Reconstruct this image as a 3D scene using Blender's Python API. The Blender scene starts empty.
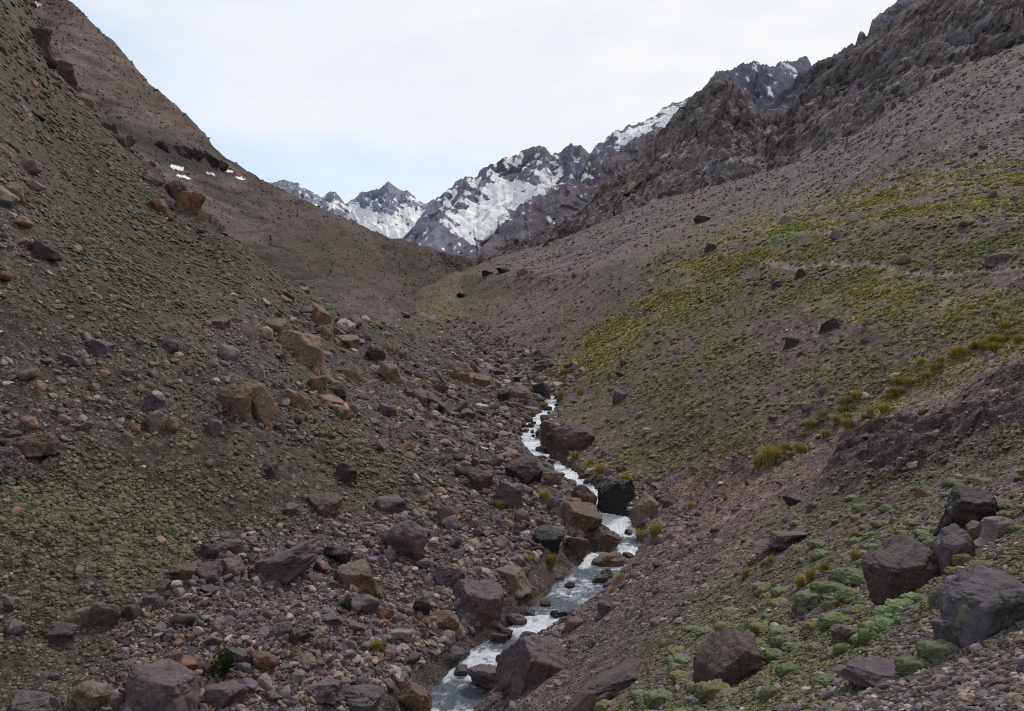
import bpy, math, random
import numpy as np

random.seed(7)
RNG = np.random.default_rng(11)
F = 800.0            # focal length in pixels of a 1024 px wide frame
CX, CY = 512.0, 355.5
S = bpy.context.scene
COL = S.collection

# ------------------------------------------------------------------ noise
def _hash(ix, iy, iz, seed):
    h = (ix.astype(np.uint32) * np.uint32(374761393)) ^ (iy.astype(np.uint32) * np.uint32(668265263)) \
        ^ (iz.astype(np.uint32) * np.uint32(2147483647 - 56)) ^ np.uint32((seed * 974634777) & 0xffffffff)
    h = (h ^ (h >> np.uint32(13))) * np.uint32(1274126177)
    h = (h ^ (h >> np.uint32(16))) * np.uint32(2246822519)
    return h ^ (h >> np.uint32(15))

def _h01(ix, iy, iz, seed):
    return (_hash(ix, iy, iz, seed) & np.uint32(0xffffff)).astype(np.float32) / np.float32(0xffffff)

def pn2(x, y, seed=0):
    x = np.asarray(x, np.float32); y = np.asarray(y, np.float32)
    x0 = np.floor(x).astype(np.int32); y0 = np.floor(y).astype(np.int32)
    fx = x - x0; fy = y - y0
    u = fx * fx * fx * (fx * (fx * 6 - 15) + 10); v = fy * fy * fy * (fy * (fy * 6 - 15) + 10)
    z = np.zeros_like(x0)
    def g(dx, dy):
        a = _h01(x0 + dx, y0 + dy, z, seed) * np.float32(2 * math.pi)
        return np.cos(a) * (fx - dx) + np.sin(a) * (fy - dy)
    a = g(0, 0); b = g(1, 0); c = g(0, 1); d = g(1, 1)
    return (a + u * (b - a) + v * ((c + u * (d - c)) - (a + u * (b - a)))) * 1.5

def pn3(x, y, z, seed=0):
    x0 = np.floor(x).astype(np.int32); y0 = np.floor(y).astype(np.int32); z0 = np.floor(z).astype(np.int32)
    fx = x - x0; fy = y - y0; fz = z - z0
    s = lambda t: t * t * (3 - 2 * t)
    u, v, w = s(fx), s(fy), s(fz)
    def g(i, j, k):
        return _h01(x0 + i, y0 + j, z0 + k, seed) * 2 - 1
    l = lambda a, b, t: a + (b - a) * t
    return l(l(l(g(0,0,0), g(1,0,0), u), l(g(0,1,0), g(1,1,0), u), v), l(l(g(0,0,1), g(1,0,1), u), l(g(0,1,1), g(1,1,1), u), v), w)

def fbm(x, y, oct, seed, gain=.5):
    s = 0; a = 1; n = 0
    for i in range(oct):
        s = s + a * pn2(x, y, seed + i * 17); n += a
        x = x * 2.03 + 3.1; y = y * 2.03 - 1.7; a *= gain
    return s / n

def ridged(x, y, oct, seed, gain=.55):
    s = 0; a = 1; n = 0
    for i in range(oct):
        s = s + a * (1 - np.abs(pn2(x, y, seed + i * 13)) * 1.6); n += a
        x = x * 2.07 + 1.3; y = y * 2.07 + 5.2; a *= gain
    return s / n

def worley(x, y, seed):
    x = np.asarray(x, np.float32); y = np.asarray(y, np.float32)
    x0 = np.floor(x).astype(np.int32); y0 = np.floor(y).astype(np.int32)
    best = np.full(x.shape, 9, np.float32); bid = np.zeros(x.shape, np.float32); z = np.zeros_like(x0)
    for i in (-1, 0, 1):
        for j in (-1, 0, 1):
            px = x0 + i + _h01(x0 + i, y0 + j, z, seed); py = y0 + j + _h01(x0 + i, y0 + j, z, seed + 5)
            d = (px - x) ** 2 + (py - y) ** 2
            m = d < best
            best = np.where(m, d, best); bid = np.where(m, _h01(x0 + i, y0 + j, z, seed + 9), bid)
    return np.sqrt(best), bid

def facets(x, y, seed):
    """jointed rock: every cell is a small tilted plane"""
    x = np.asarray(x, np.float32); y = np.asarray(y, np.float32)
    x0 = np.floor(x).astype(np.int32); y0 = np.floor(y).astype(np.int32)
    best = np.full(x.shape, 9, np.float32); z = np.zeros_like(x0); hgt = np.zeros(x.shape, np.float32); bid = hgt.copy()
    for i in (-1, 0, 1):
        for j in (-1, 0, 1):
            a, b = x0 + i, y0 + j; h1 = _h01(a, b, z, seed); h2 = _h01(a, b, z, seed + 5); h3 = _h01(a, b, z, seed + 9)
            dx, dy = x - (a + h1), y - (b + h2); d = dx * dx + dy * dy
            k = d < best; best = np.where(k, d, best); bid = np.where(k, h3, bid)
            hgt = np.where(k, (h3 - .5) * .7 + (h1 - .5) * 1.6 * dx + (.35 + h2) * .9 * dy, hgt)
    return hgt, bid

def sstep(a, b, x):
    t = np.clip((x - a) / (b - a), 0, 1)
    return t * t * (3 - 2 * t)

def curve(pts):
    """smooth monotone-ish interpolation through sorted (u, v) points"""
    p = np.array(pts, float); xs, ys = p[:, 0], p[:, 1]
    h = np.diff(xs); d = np.diff(ys) / h
    m = np.concatenate([[d[0]], (d[:-1] + d[1:]) / 2, [d[-1]]])
    def f(x):
        x = np.asarray(x, float)
        i = np.clip(np.searchsorted(xs, x) - 1, 0, len(h) - 1)
        t = (x - xs[i]) / h[i]; lin = (x < xs[0]) | (x > xs[-1])
        tc = np.clip(t, 0, 1)
        r = (2*tc**3 - 3*tc**2 + 1) * ys[i] + (tc**3 - 2*tc**2 + tc) * h[i] * m[i] + (-2*tc**3 + 3*tc**2) * ys[i+1] + (tc**3 - tc**2) * h[i] * m[i+1]
        ex = np.where(x < xs[0], (x - xs[0]) * m[0], (x - xs[-1]) * m[-1])
        return np.where(lin, r + ex, r)
    return f

# ------------------------------------------------------------------ survey map: hand-drawn cover zones (looked up once, stored on the ground)
MW, MH = 512, 356
def paint(polys, blur):
    img = np.zeros((MH, MW), np.float32)
    yy, xx = np.mgrid[0:MH, 0:MW]; X = xx * 2 + 1; Y = yy * 2 + 1
    for val, poly in polys:
        ins = np.zeros((MH, MW), bool); n = len(poly)
        for i in range(n):
            x1, y1 = poly[i]; x2, y2 = poly[(i + 1) % n]
            if y1 == y2: continue
            c = ((y1 > Y) != (y2 > Y)) & (X < (x2 - x1) * (Y - y1) / (y2 - y1) + x1)
            ins ^= c
        img[ins] = val
    for _ in range(3):
        for ax in (0, 1):
            k = max(1, int(blur / 2)); pad = [(0, 0), (0, 0)]; pad[ax] = (k + 1, k)
            c = np.cumsum(np.pad(img, pad, mode='edge'), axis=ax)
            img = (c[2*k+1:] - c[:-2*k-1]) / (2*k+1) if ax == 0 else (c[:, 2*k+1:] - c[:, :-2*k-1]) / (2*k+1)
    return img
def lookup(img, px, row):
    i = np.clip(row / 2, 0, img.shape[0] - 1).astype(int); j = np.clip(px / 2, 0, img.shape[1] - 1).astype(int)
    return img[i, j]

# ------------------------------------------------------------------ valley shape
zs_f = curve([(-20, -17.4), (0, -15.6), (29, -12.9), (36, -12.1), (42, -11.55), (48, -11.0), (52.2, -10.55), (55.2, -9.75), (60, -9.35), (70, -8.7),
              (79, -7.9), (88, -7.05), (97, -6.05), (110, -4.7), (170, 1.2), (232, 7.6), (300, 17), (400, 38), (520, 62)])
xs_f = curve([(-10, -34), (0, -26), (10, -17), (20, -8.2), (29, -2.8), (33.5, -.9), (36.9, 1.3), (42, 4.0), (44.5, 5.1), (48, 6.7), (51.3, 6.8), (54, 6.2), (58, 5.4),
              (62.4, 4.5), (69, 2.9), (79, 1.6), (87, 2.4), (97, 4.8), (115, 3.5), (135, -.5), (170, -6.8), (232, -16), (300, -42), (420, -95)])
hw_f = curve([(20, 2.1), (29, 2.0), (34, 1.6), (37, 2.0), (42, 2.8), (46, 2.3), (48, 1.5), (51.5, 1.6), (54, 1.2), (60, 1.2), (70, 1.2), (80, 1.3), (97, 1.1), (140, .7), (170, .7), (240, .7)])

crest_row = curve([(-300, -330), (0, -60), (30, 0), (60, 68), (85, 98), (110, 122), (150, 165), (180, 192), (225, 228), (290, 276), (345, 303), (400, 326), (440, 352), (470, 372)])
crest_y = curve([(-300, 230), (0, 190), (50, 160), (100, 138), (170, 108), (240, 92), (300, 96), (345, 103), (400, 109), (470, 118)])
talus_row = curve([(380, 316), (400, 309), (440, 286), (490, 262), (560, 241), (640, 209), (720, 188), (790, 168), (860, 137), (920, 97), (1024, 52), (1400, -90)])
talus_y = curve([(380, 300), (440, 330), (490, 352), (560, 362), (640, 352), (720, 330), (800, 300), (900, 262), (1024, 230), (1400, 190)])

def base_z(x, y):
    px = np.clip(CX + F * x / np.maximum(y, .5), -900, 1900)
    zs = zs_f(y); xs = xs_f(y)
    dl = xs - x; dr = -dl
    wl = np.where(dl > 0, dl, 0); wr = np.where(dr > 0, dr, 0)
    sp = lambda v, k: np.log1p(np.exp(np.clip(v / k, -30, 30))) * k
    zl = zs + .2 * wl + .42 * sp(wl - 11, 2.5) - .42 * sp(-11., 2.5)
    zr = zs + .20 * wr + .34 * sp(wr - 2.5, 1.2) - .34 * sp(-2.5, 1.2)
    # left spur: bend the slope so that its crest lies on the surveyed line
    pl = np.minimum(px, 470)
    yc = crest_y(pl); zc = (CY - crest_row(pl)) / F * yc
    xc = (pl - CX) / F * yc
    wc = np.maximum(xs_f(yc) - xc, 0)
    z0 = zs_f(yc) + .2 * wc + .42 * sp(wc - 11, 2.5) - .42 * sp(-11., 2.5)
    k = np.clip((y - 28) / (yc - 28), 0, 1.25) ** 1.6
    zl = zl + (zc - z0) * k
    over = sp(y - yc, 3.0)
    lim = zc + .02 * (yc - y) - .5 * over + 2.0
    s = 1.2
    zl = -s * np.logaddexp(-zl / s, -lim / s)
    flo = zs + .09 * wl
    zl = s * np.logaddexp(zl / s, flo / s) - s * .0
    zl = np.where(wl < 6, np.minimum(zl, zs + (.2 + .06 * wl) * wl + .02), zl)
    # right talus
    pr = np.maximum(px, 385)
    yt = talus_y(pr); zt = (CY - talus_row(pr)) / F * yt; xt = (pr - CX) / F * yt
    wt = np.maximum(xt - xs_f(yt), 0)
    z1 = zs_f(yt) + .20 * wt + .34 * sp(wt - 2.5, 1.2) - .34 * sp(-2.5, 1.2)
    k = np.clip((y - 60) / (yt - 60), 0, 1.15) ** 1.5
    zr = zr + (zt - z1) * k * np.clip(wr / 25, 0, 1)
    zr = zr - .35 * sp(y - yt - 14, 5.0)
    z = np.where(dl > 0, zl, zr)
    d = np.abs(dl) + .55 * fbm(x / 1.5, y / 1.5, 3, 951) + .25 * pn2(x / .45, y / .45, 952); hw = np.clip(hw_f(y), .7, 2.9)
    return z - .55 * (1 - sstep(hw * .35, hw * 1.25, d)), dl

# polar sampling of the one ground sheet
cols = np.concatenate([np.arange(-700, -40, 5.0), np.arange(-40, 1064, 1.0), np.arange(1064, 1724, 5.0)])
def spaced(a, b, n): return np.exp(np.linspace(math.log(a), math.log(b), n, endpoint=False))
ys = np.concatenate([spaced(1.2, 6, 50), spaced(6, 14, 220), spaced(14, 30, 330), spaced(30, 62, 400), spaced(62, 150, 430), spaced(150, 440, 230)])
PXg, Yg = np.meshgrid(cols, ys, indexing='ij')
Xg = (PXg - CX) / F * Yg
Zb, DL = base_z(Xg, Yg)
ROWb = CY - F * Zb / Yg
X32 = Xg.astype(np.float32); Y32 = Yg.astype(np.float32)

warp = 14 * fbm(X32 / np.maximum(Y32, 4) * 24, np.log(Y32) * 14, 3, 901)
WPX = PXg + warp; WROW = ROWb + 10 * fbm(X32 / np.maximum(Y32, 4) * 24 + 50, np.log(Y32) * 14, 3, 902)
left = sstep(-1, 2, DL)

M = {}
M['rubble'] = paint([(1, [(195,300),(250,300),(330,300),(400,325),(445,350),(480,330),(520,350),(545,375),(540,420),(520,450),(560,510),(600,560),(560,600),(480,610),(400,560),(440,500),(400,470),(330,440),(220,430),(190,380)]),
                     (.8, [(-10,330),(130,330),(200,380),(190,430),(60,460),(-10,470)]),
                     (.5, [(-10,160),(70,180),(120,280),(60,330),(-10,330)]),
                     (1, [(200,545),(330,520),(440,500),(500,560),(560,610),(430,715),(180,715),(60,715),(130,660),(160,600)]),
                     (.9, [(125,165),(165,160),(215,220),(230,250),(190,240)])], 12)
M['gravel'] = paint([(1, [(215,575),(330,520),(440,515),(560,590),(600,600),(560,640),(440,715),(150,715),(180,650)]),
                     (1, [(600,540),(660,520),(720,560),(700,640),(640,660),(560,715),(500,715),(560,640)]),
                     (1, [(860,640),(960,600),(1030,620),(1030,715),(760,715)]), (.8,[(455,335),(500,335),(560,350),(560,375),(480,380)])], 10)
M['vegL'] = paint([(.45, [(-10,-10),(520,-10),(520,715),(-10,715)]),
                   (1, [(60,110),(150,165),(240,260),(270,300),(180,300),(120,330),(60,260),(40,180)]),
                   (.85, [(-10,460),(200,430),(400,470),(390,520),(200,560),(100,640),(-10,660)])], 22)
M['green'] = paint([(1, [(515,388),(570,332),(640,278),(682,234),(760,213),(830,193),(1030,155),(1030,330),(940,300),(830,330),(740,360),(660,360),(600,420)]),
                    (1, [(405,325),(440,298),(488,279),(505,283),(480,305),(440,325),(420,335)]),
                    (.7, [(640,360),(740,350),(850,330),(1030,290),(1030,330),(900,380),(820,420),(760,460),(640,480),(590,470)]),
                    (.5, [(560,340),(640,330),(640,470),(560,430)])], 14)
M['yellow'] = paint([(1, [(528,398),(548,368),(592,332),(675,268),(712,242),(800,208),(880,182),(1030,160),(1030,205),(900,225),(800,245),(740,275),(680,310),(600,370)]),
                     (.9, [(775,330),(820,300),(880,275),(930,275),(910,310),(830,330)]),
                     (.7, [(930,300),(1030,275),(1030,310),(940,335)]),
                     (.9, [(760,445),(870,400),(960,350),(1030,320),(1030,350),(960,370),(880,415),(770,470)]),
                     (.8, [(560,460),(640,470),(620,490),(570,478)]), (.9, [(415,320),(445,300),(462,296),(450,310),(430,325)])], 7)
M['bright'] = paint([(1, [(765,240),(790,225),(812,222),(800,238),(770,246)]), (.6,[(445,290),(470,283),(460,296)])], 3)
M['cush'] = paint([(1, [(640,680),(700,600),(790,560),(900,500),(960,470),(1030,440),(1030,600),(950,640),(880,660),(820,715),(600,715)]),
                   (.55, [(760,520),(900,440),(1030,380),(1030,450),(900,500),(800,560)])], 14)
M['bare'] = paint([(1, [(640,490),(740,440),(800,430),(840,470),(760,530),(700,600),(600,640),(600,560)]),
                   (.7, [(430,340),(560,270),(600,290),(540,350),(480,360)]),
                   (.8, [(960,330),(1030,310),(1030,420),(860,440),(780,470),(850,420)])], 12)
M['outcrop'] = paint([(1, [(822,478),(842,436),(872,420),(900,424),(930,440),(1030,418),(1030,446),(960,468),(905,492),(840,502)]), (.8, [(960,392),(1030,368),(1030,392),(965,408)]),
                      (.9, [(130,170),(165,160),(205,200),(230,245),(212,240),(170,205)]), (.8,[(0,445),(55,440),(70,470),(40,485),(-5,490)])], 6)
M['talus'] = paint([(1, [(480,262),(560,241),(640,209),(720,188),(790,168),(860,137),(920,97),(1024,52),(1040,180),(900,190),(800,205),(700,225),(620,260),(540,290)])], 12)
m = {k: lookup(v, WPX, WROW).astype(np.float32) for k, v in M.items()}
m['green'] = m['green'] * (1 - left); m['vegL'] = m['vegL'] * left

# relief
far_fade = 1 / (1 + (Y32 / 220) ** 2)
nearst = sstep(1.0, 6.0, np.abs(DL)).astype(np.float32)
Z = Zb.astype(np.float32)
Z += nearst * (1.1 * fbm(X32 / 19, Y32 / 19, 3, 21) + .38 * fbm(X32 / 4.5, Y32 / 4.5, 3, 31)) * (.35 + .65 * sstep(4, 16, Y32))
Z += m['outcrop'] * (1.7 * np.clip(ridged(X32 / 5 + Y32 / 14, Y32 / 5, 4, 41) - .4, -.35, 1) + .55 * facets(X32 / 1.6, Y32 / 1.9, 43)[0] + .3)
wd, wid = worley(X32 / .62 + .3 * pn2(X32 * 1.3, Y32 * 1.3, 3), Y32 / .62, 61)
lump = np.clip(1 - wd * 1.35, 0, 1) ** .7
Z += lump * .22 * np.clip(m['vegL'] + .7 * m['green'], 0, 1) * (.3 + .7 * wid)
rd, rid = worley(X32 / .33, Y32 / .33, 71)
stone = np.clip(1 - rd * 1.5, 0, 1) ** .6 * (rid > .35) * rid
Z += stone * .13 * np.clip(m['rubble'] + .5 * m['bare'] + .4, 0, 1) * nearst
Z += (.16 * ridged(X32 / 1.7, Y32 / 1.7, 3, 81) - .08) * np.clip(m['rubble'] + m['talus'] * 2 + .25, 0, 2) * nearst
# walking trail benched into the right slope
trail_row = curve([(740, 258), (770, 261), (800, 264), (850, 265), (900, 267), (950, 268), (1000, 266), (1060, 262)])
ROW = CY - F * Z / Yg
trail = np.exp(-((ROWb - trail_row(PXg)) / 2.7) ** 2) * (PXg > 735) * (Yg > 50) * sstep(735, 790, PXg)
Z -= (trail * .25).astype(np.float32)
ROW = (CY - F * Z / Yg).astype(np.float32)

# cover colours (linear albedo, shaded gaps darkened in)
def mixc(a, b, t): return a + (np.asarray(b, np.float32) - a) * t[..., None]
n1 = fbm(X32 / 9, Y32 / 9, 4, 101); n2 = fbm(X32 / 1.6, Y32 / 1.6, 4, 111); n3 = fbm(X32 / .4, Y32 / .4, 3, 121)
C = np.zeros(Z.shape + (3,), np.float32) + np.array([.135, .104, .092], np.float32)
C = mixc(C, [.098, .081, .064], sstep(-.25, .3, n1))
C = mixc(C, [.132, .111, .109], m['talus'])
C = mixc(C, [.150, .104, .092], m['bare'] * (.6 + .4 * sstep(-.3, .3, n2)))
C = mixc(C, [.080, .064, .058], m['rubble'] * .8)
C = mixc(C, [.112, .094, .088], m['gravel'] * .75)
chute = fbm(Y32 / 7, X32 / 45, 3, 141)
streak = fbm((X32 - xs_f(Yg).astype(np.float32)) / 6, Y32 / 34, 4, 142)
vg = np.clip(m['vegL'] * sstep(-.42, .18, n2 + .6 * (lump - .3) + .25 * n1 + .5 * chute), 0, 1) * (1 - .6 * m['rubble']) * (1 - m['gravel'] * .7)
C = mixc(C, [.062, .055, .040], vg * .9)
C = mixc(C, [.122, .110, .068], vg * sstep(.3, .6, lump) * (.4 + .6 * wid))
gg = np.clip(m['green'] * sstep(-.35, .12, .5 * n2 + .4 * n1 + 1.1 * streak + .10), 0, 1)
n0 = fbm(X32 / 24, Y32 / 24, 3, 131)
C = mixc(C, [.100, .112, .050], gg * (.4 + .4 * wid) * sstep(-.6, .0, n0))
yy_ = np.clip(m['yellow'] * sstep(-.10, .16, .6 * n2 + .4 * n1 + 1.1 * streak + .09), 0, 1)
C = mixc(C, [.27, .23, .07], yy_ * (.5 + .5 * wid))
C = mixc(C, [.13, .165, .035], m['bright'] * .7)
C = mixc(C, [.105, .125, .075], m['cush'] * .35 * sstep(-.2, .2, n2))
C = mixc(C, [.082, .061, .062], np.clip(m['outcrop'] * 1.2, 0, .92))
C = mixc(C, [.28, .235, .205], np.clip(trail.astype(np.float32) * 1.6, 0, .95))
wet = 1 - sstep(.9, 2.6, np.abs(DL)).astype(np.float32)
C = mixc(C, [.055, .046, .040], wet * .75 * (Y32 < 200))
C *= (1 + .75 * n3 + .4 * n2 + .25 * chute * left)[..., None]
C *= (1 - .45 * np.clip(wd - .45, 0, 1) * np.clip(m['vegL'] + m['green'], 0, 1))[..., None]  # gaps between lumps darkened, shade put into the colour
C *= (.82 + .36 * rid * (stone > .05) + .0)[..., None]
C *= (1 - .30 * np.clip(m['vegL'], 0, 1) * (1 - m['rubble']))[..., None] * .92  # ground beneath the cushions darkened likewise
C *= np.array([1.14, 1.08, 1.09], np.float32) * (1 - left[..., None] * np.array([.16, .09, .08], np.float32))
tch = fbm(Y32 / 8, X32 / 70, 4, 151)
C *= (1 + 1.1 * tch * np.clip(m['talus'] + .6 * m['bare'], 0, 1))[..., None]
C = np.clip(C, .012, .6)

# ------------------------------------------------------------------ mesh helpers
def new_mesh(name, V, Q, col=None, smooth=True, extra=None):
    me = bpy.data.meshes.new(name)
    V = np.ascontiguousarray(V, np.float32); Q = np.ascontiguousarray(Q, np.int32)
    k = Q.shape[1]
    me.vertices.add(len(V)); me.vertices.foreach_set('co', V.ravel())
    me.loops.add(Q.size); me.loops.foreach_set('vertex_index', Q.ravel())
    me.polygons.add(len(Q)); me.polygons.foreach_set('loop_start', np.arange(0, Q.size, k, dtype=np.int32))
    me.polygons.foreach_set('use_smooth', np.full(len(Q), smooth))
    if col is not None:
        a = me.attributes.new('col', 'FLOAT_COLOR', 'POINT')
        a.data.foreach_set('color', np.concatenate([col, np.ones((len(col), 1))], 1).astype(np.float32).ravel())
    for kx, vx in (extra or {}).items():
        a = me.attributes.new(kx, 'FLOAT', 'POINT'); a.data.foreach_set('value', np.asarray(vx, np.float32).ravel())
    me.update(calc_edges=True)
    return me

def link(name, me, mat, label=None, cat=None, group=None, kind=None):
    o = bpy.data.objects.new(name, me)
    if mat and not me.materials: me.materials.append(mat)
    COL.objects.link(o)
    if label: o['label'] = label
    if cat: o['category'] = cat
    if group: o['group'] = group
    if kind: o['kind'] = kind
    return o

def grid_quads(n, k):
    i = np.arange(n * k).reshape(n, k)
    return np.stack([i[:-1, :-1], i[1:, :-1], i[1:, 1:], i[:-1, 1:]], -1).reshape(-1, 4)

# ------------------------------------------------------------------ materials
def nodes(name):
    mt = bpy.data.materials.new(name); mt.use_nodes = True
    nt = mt.node_tree; nt.nodes.clear()
    out = nt.nodes.new('ShaderNodeOutputMaterial'); b = nt.nodes.new('ShaderNodeBsdfPrincipled')
    nt.links.new(b.outputs[0], out.inputs[0])
    return mt, nt, b

def nd(nt, typ, **kw):
    n = nt.nodes.new(typ)
    for k, v in kw.items():
        if k.startswith('i_'):
            key = k[2:]
            n.inputs[int(key) if key.isdigit() else key].default_value = v
        else: setattr(n, k, v)
    return n

def ramp(nt, src, stops):
    r = nt.nodes.new('ShaderNodeValToRGB'); e = r.color_ramp.elements
    e[0].position, e[0].color = stops[0][0], (*stops[0][1], 1); e[1].position, e[1].color = stops[-1][0], (*stops[-1][1], 1)
    for p, c in stops[1:-1]:
        q = e.new(p); q.color = (*c, 1)
    nt.links.new(src, r.inputs[0]); return r.outputs[0]

def mul(nt, a, b, fac=1.0, mode='MULTIPLY'):
    x = nt.nodes.new('ShaderNodeMix'); x.data_type = 'RGBA'; x.blend_type = mode; x.inputs[0].default_value = fac
    nt.links.new(a, x.inputs[6]); nt.links.new(b, x.inputs[7]); return x.outputs[2]

def g3(v): return (v, v, v)

def attr_mat(name, rough, n_scales, lo=.6, hi=1.4, bump=.4, dist=.05, vor=None):
    """colour from the 'col' attribute broken up by object-space noises"""
    mt, nt, b = nodes(name); L = nt.links.new
    tc = nd(nt, 'ShaderNodeTexCoord'); at = nd(nt, 'ShaderNodeAttribute', attribute_name='col')
    c = at.outputs['Color']; hsum = None
    for i, sc in enumerate(n_scales):
        nz = nd(nt, 'ShaderNodeTexNoise', i_Scale=sc, i_Detail=5.0, i_Roughness=.65); L(tc.outputs['Object'], nz.inputs['Vector'])
        c = mul(nt, c, ramp(nt, nz.outputs[0], [(.3, g3(lo)), (.7, g3(hi))]))
        hsum = nz.outputs[0]
    if vor:
        v = nd(nt, 'ShaderNodeTexVoronoi', i_Scale=vor); L(tc.outputs['Object'], v.inputs['Vector'])
        hs = nd(nt, 'ShaderNodeSeparateColor'); L(v.outputs['Color'], hs.inputs[0])
        c = mul(nt, c, ramp(nt, hs.outputs[0], [(0, g3(.6)), (.8, g3(1.15)), (1, g3(1.9))]))
        mm = nd(nt, 'ShaderNodeMath', operation='SUBTRACT'); L(hsum, mm.inputs[0]); L(v.outputs['Distance'], mm.inputs[1]); hsum = mm.outputs[0]
    bp = nd(nt, 'ShaderNodeBump', i_Strength=bump, i_Distance=dist); L(hsum, bp.inputs['Height'])
    L(c, b.inputs['Base Color']); L(bp.outputs[0], b.inputs['Normal'])
    b.inputs['Roughness'].default_value = rough; b.inputs['Specular IOR Level'].default_value = .25
    return mt

MAT_GROUND = attr_mat('ground_cover', .95, [1.1, 7.0], .7, 1.32, .6, .06, 11.0)
MAT_HILL = attr_mat('hillside_cover', .95, [.12, .9], .72, 1.3, .5, .4)
MAT_CLIFF = attr_mat('cliff_rock', .95, [.05, .35, 1.4], .62, 1.42, 1.0, 1.6)
MAT_PEAK = attr_mat('peak_rock', .95, [.02, .1], .85, 1.15, .4, 4)
MAT_STONES = attr_mat('loose_stones', .9, [6.0, 25.0], .72, 1.3, .4, .03)
MAT_PLANT = attr_mat('plants', .95, [14.0, 60.0], .65, 1.4, .7, .03)

def rock_mat():
    mt, nt, b = nodes('boulder_rock'); L = nt.links.new
    tc = nd(nt, 'ShaderNodeTexCoord'); oi = nd(nt, 'ShaderNodeObjectInfo'); geo = nd(nt, 'ShaderNodeNewGeometry')
    va = nd(nt, 'ShaderNodeVectorMath', operation='ADD'); L(geo.outputs['Position'], va.inputs[0]); va.inputs[1].default_value = (3, 7, 1)
    P = va.outputs[0]
    big = nd(nt, 'ShaderNodeTexNoise', i_Scale=1.3, i_Detail=6.0, i_Roughness=.62, i_Distortion=.6); L(P, big.inputs['Vector'])
    med = nd(nt, 'ShaderNodeTexNoise', i_Scale=5.0, i_Detail=8.0, i_Roughness=.7); L(P, med.inputs['Vector'])
    fine = nd(nt, 'ShaderNodeTexNoise', i_Scale=32.0, i_Detail=5.0, i_Roughness=.7); L(P, fine.inputs['Vector'])
    c = mul(nt, oi.outputs['Color'], ramp(nt, big.outputs[0], [(.32, (.62, .64, .70)), (.5, g3(1.0)), (.7, (1.35, 1.22, 1.1))]))
    c = mul(nt, c, ramp(nt, med.outputs[0], [(.3, g3(.62)), (.7, g3(1.4))]))
    c = mul(nt, c, ramp(nt, fine.outputs[0], [(.3, g3(.75)), (.7, g3(1.25))]))
    # pale dust plus painted top light on faces that look up; sides stay darker
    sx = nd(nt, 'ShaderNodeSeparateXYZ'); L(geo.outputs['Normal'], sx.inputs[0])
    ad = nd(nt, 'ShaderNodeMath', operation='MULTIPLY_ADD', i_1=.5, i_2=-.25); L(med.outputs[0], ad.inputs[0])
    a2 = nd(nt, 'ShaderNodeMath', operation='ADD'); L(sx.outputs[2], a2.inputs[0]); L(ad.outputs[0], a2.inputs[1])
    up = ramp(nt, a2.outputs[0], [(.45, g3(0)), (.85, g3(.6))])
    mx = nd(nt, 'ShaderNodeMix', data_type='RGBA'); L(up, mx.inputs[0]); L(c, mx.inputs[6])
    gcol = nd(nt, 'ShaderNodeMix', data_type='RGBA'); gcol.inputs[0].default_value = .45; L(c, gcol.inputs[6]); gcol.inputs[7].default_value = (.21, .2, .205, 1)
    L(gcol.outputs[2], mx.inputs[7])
    # lichen specks
    lv = nd(nt, 'ShaderNodeTexVoronoi', i_Scale=9.0); L(P, lv.inputs['Vector'])
    lm = ramp(nt, lv.outputs['Distance'], [(.06, g3(.5)), (.16, g3(0))])
    m2 = nd(nt, 'ShaderNodeMix', data_type='RGBA'); L(lm, m2.inputs[0]); L(mx.outputs[2], m2.inputs[6]); m2.inputs[7].default_value = (.2, .19, .165, 1)
    wv = nd(nt, 'ShaderNodeMix', data_type='VECTOR'); wv.inputs[0].default_value = .22; L(P, wv.inputs[4]); L(med.outputs[1], wv.inputs[5])
    cr = nd(nt, 'ShaderNodeTexVoronoi', feature='DISTANCE_TO_EDGE', i_Scale=1.5); L(wv.outputs[1], cr.inputs['Vector'])
    ck = ramp(nt, cr.outputs['Distance'], [(0, g3(.35)), (.022, g3(1))])
    cc = mul(nt, m2.outputs[2], ck, .8)
    st = nd(nt, 'ShaderNodeTexNoise', i_Scale=.7, i_Detail=4.0, i_Distortion=1.0); L(P, st.inputs['Vector'])
    cc = mul(nt, cc, ramp(nt, st.outputs[0], [(.35, (1.0, .96, 1.02)), (.55, (.9, .86, .84)), (.68, (1.25, 1.02, .82))]))
    hm = nd(nt, 'ShaderNodeMath', operation='MULTIPLY_ADD', i_1=.35); L(fine.outputs[0], hm.inputs[0]); L(med.outputs[0], hm.inputs[2])
    bp = nd(nt, 'ShaderNodeBump', i_Strength=.75, i_Distance=.12); L(hm.outputs[0], bp.inputs['Height'])
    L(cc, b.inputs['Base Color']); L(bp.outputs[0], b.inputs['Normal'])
    b.inputs['Roughness'].default_value = .85; b.inputs['Specular IOR Level'].default_value = .3
    return mt
MAT_ROCK = rock_mat()

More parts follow.
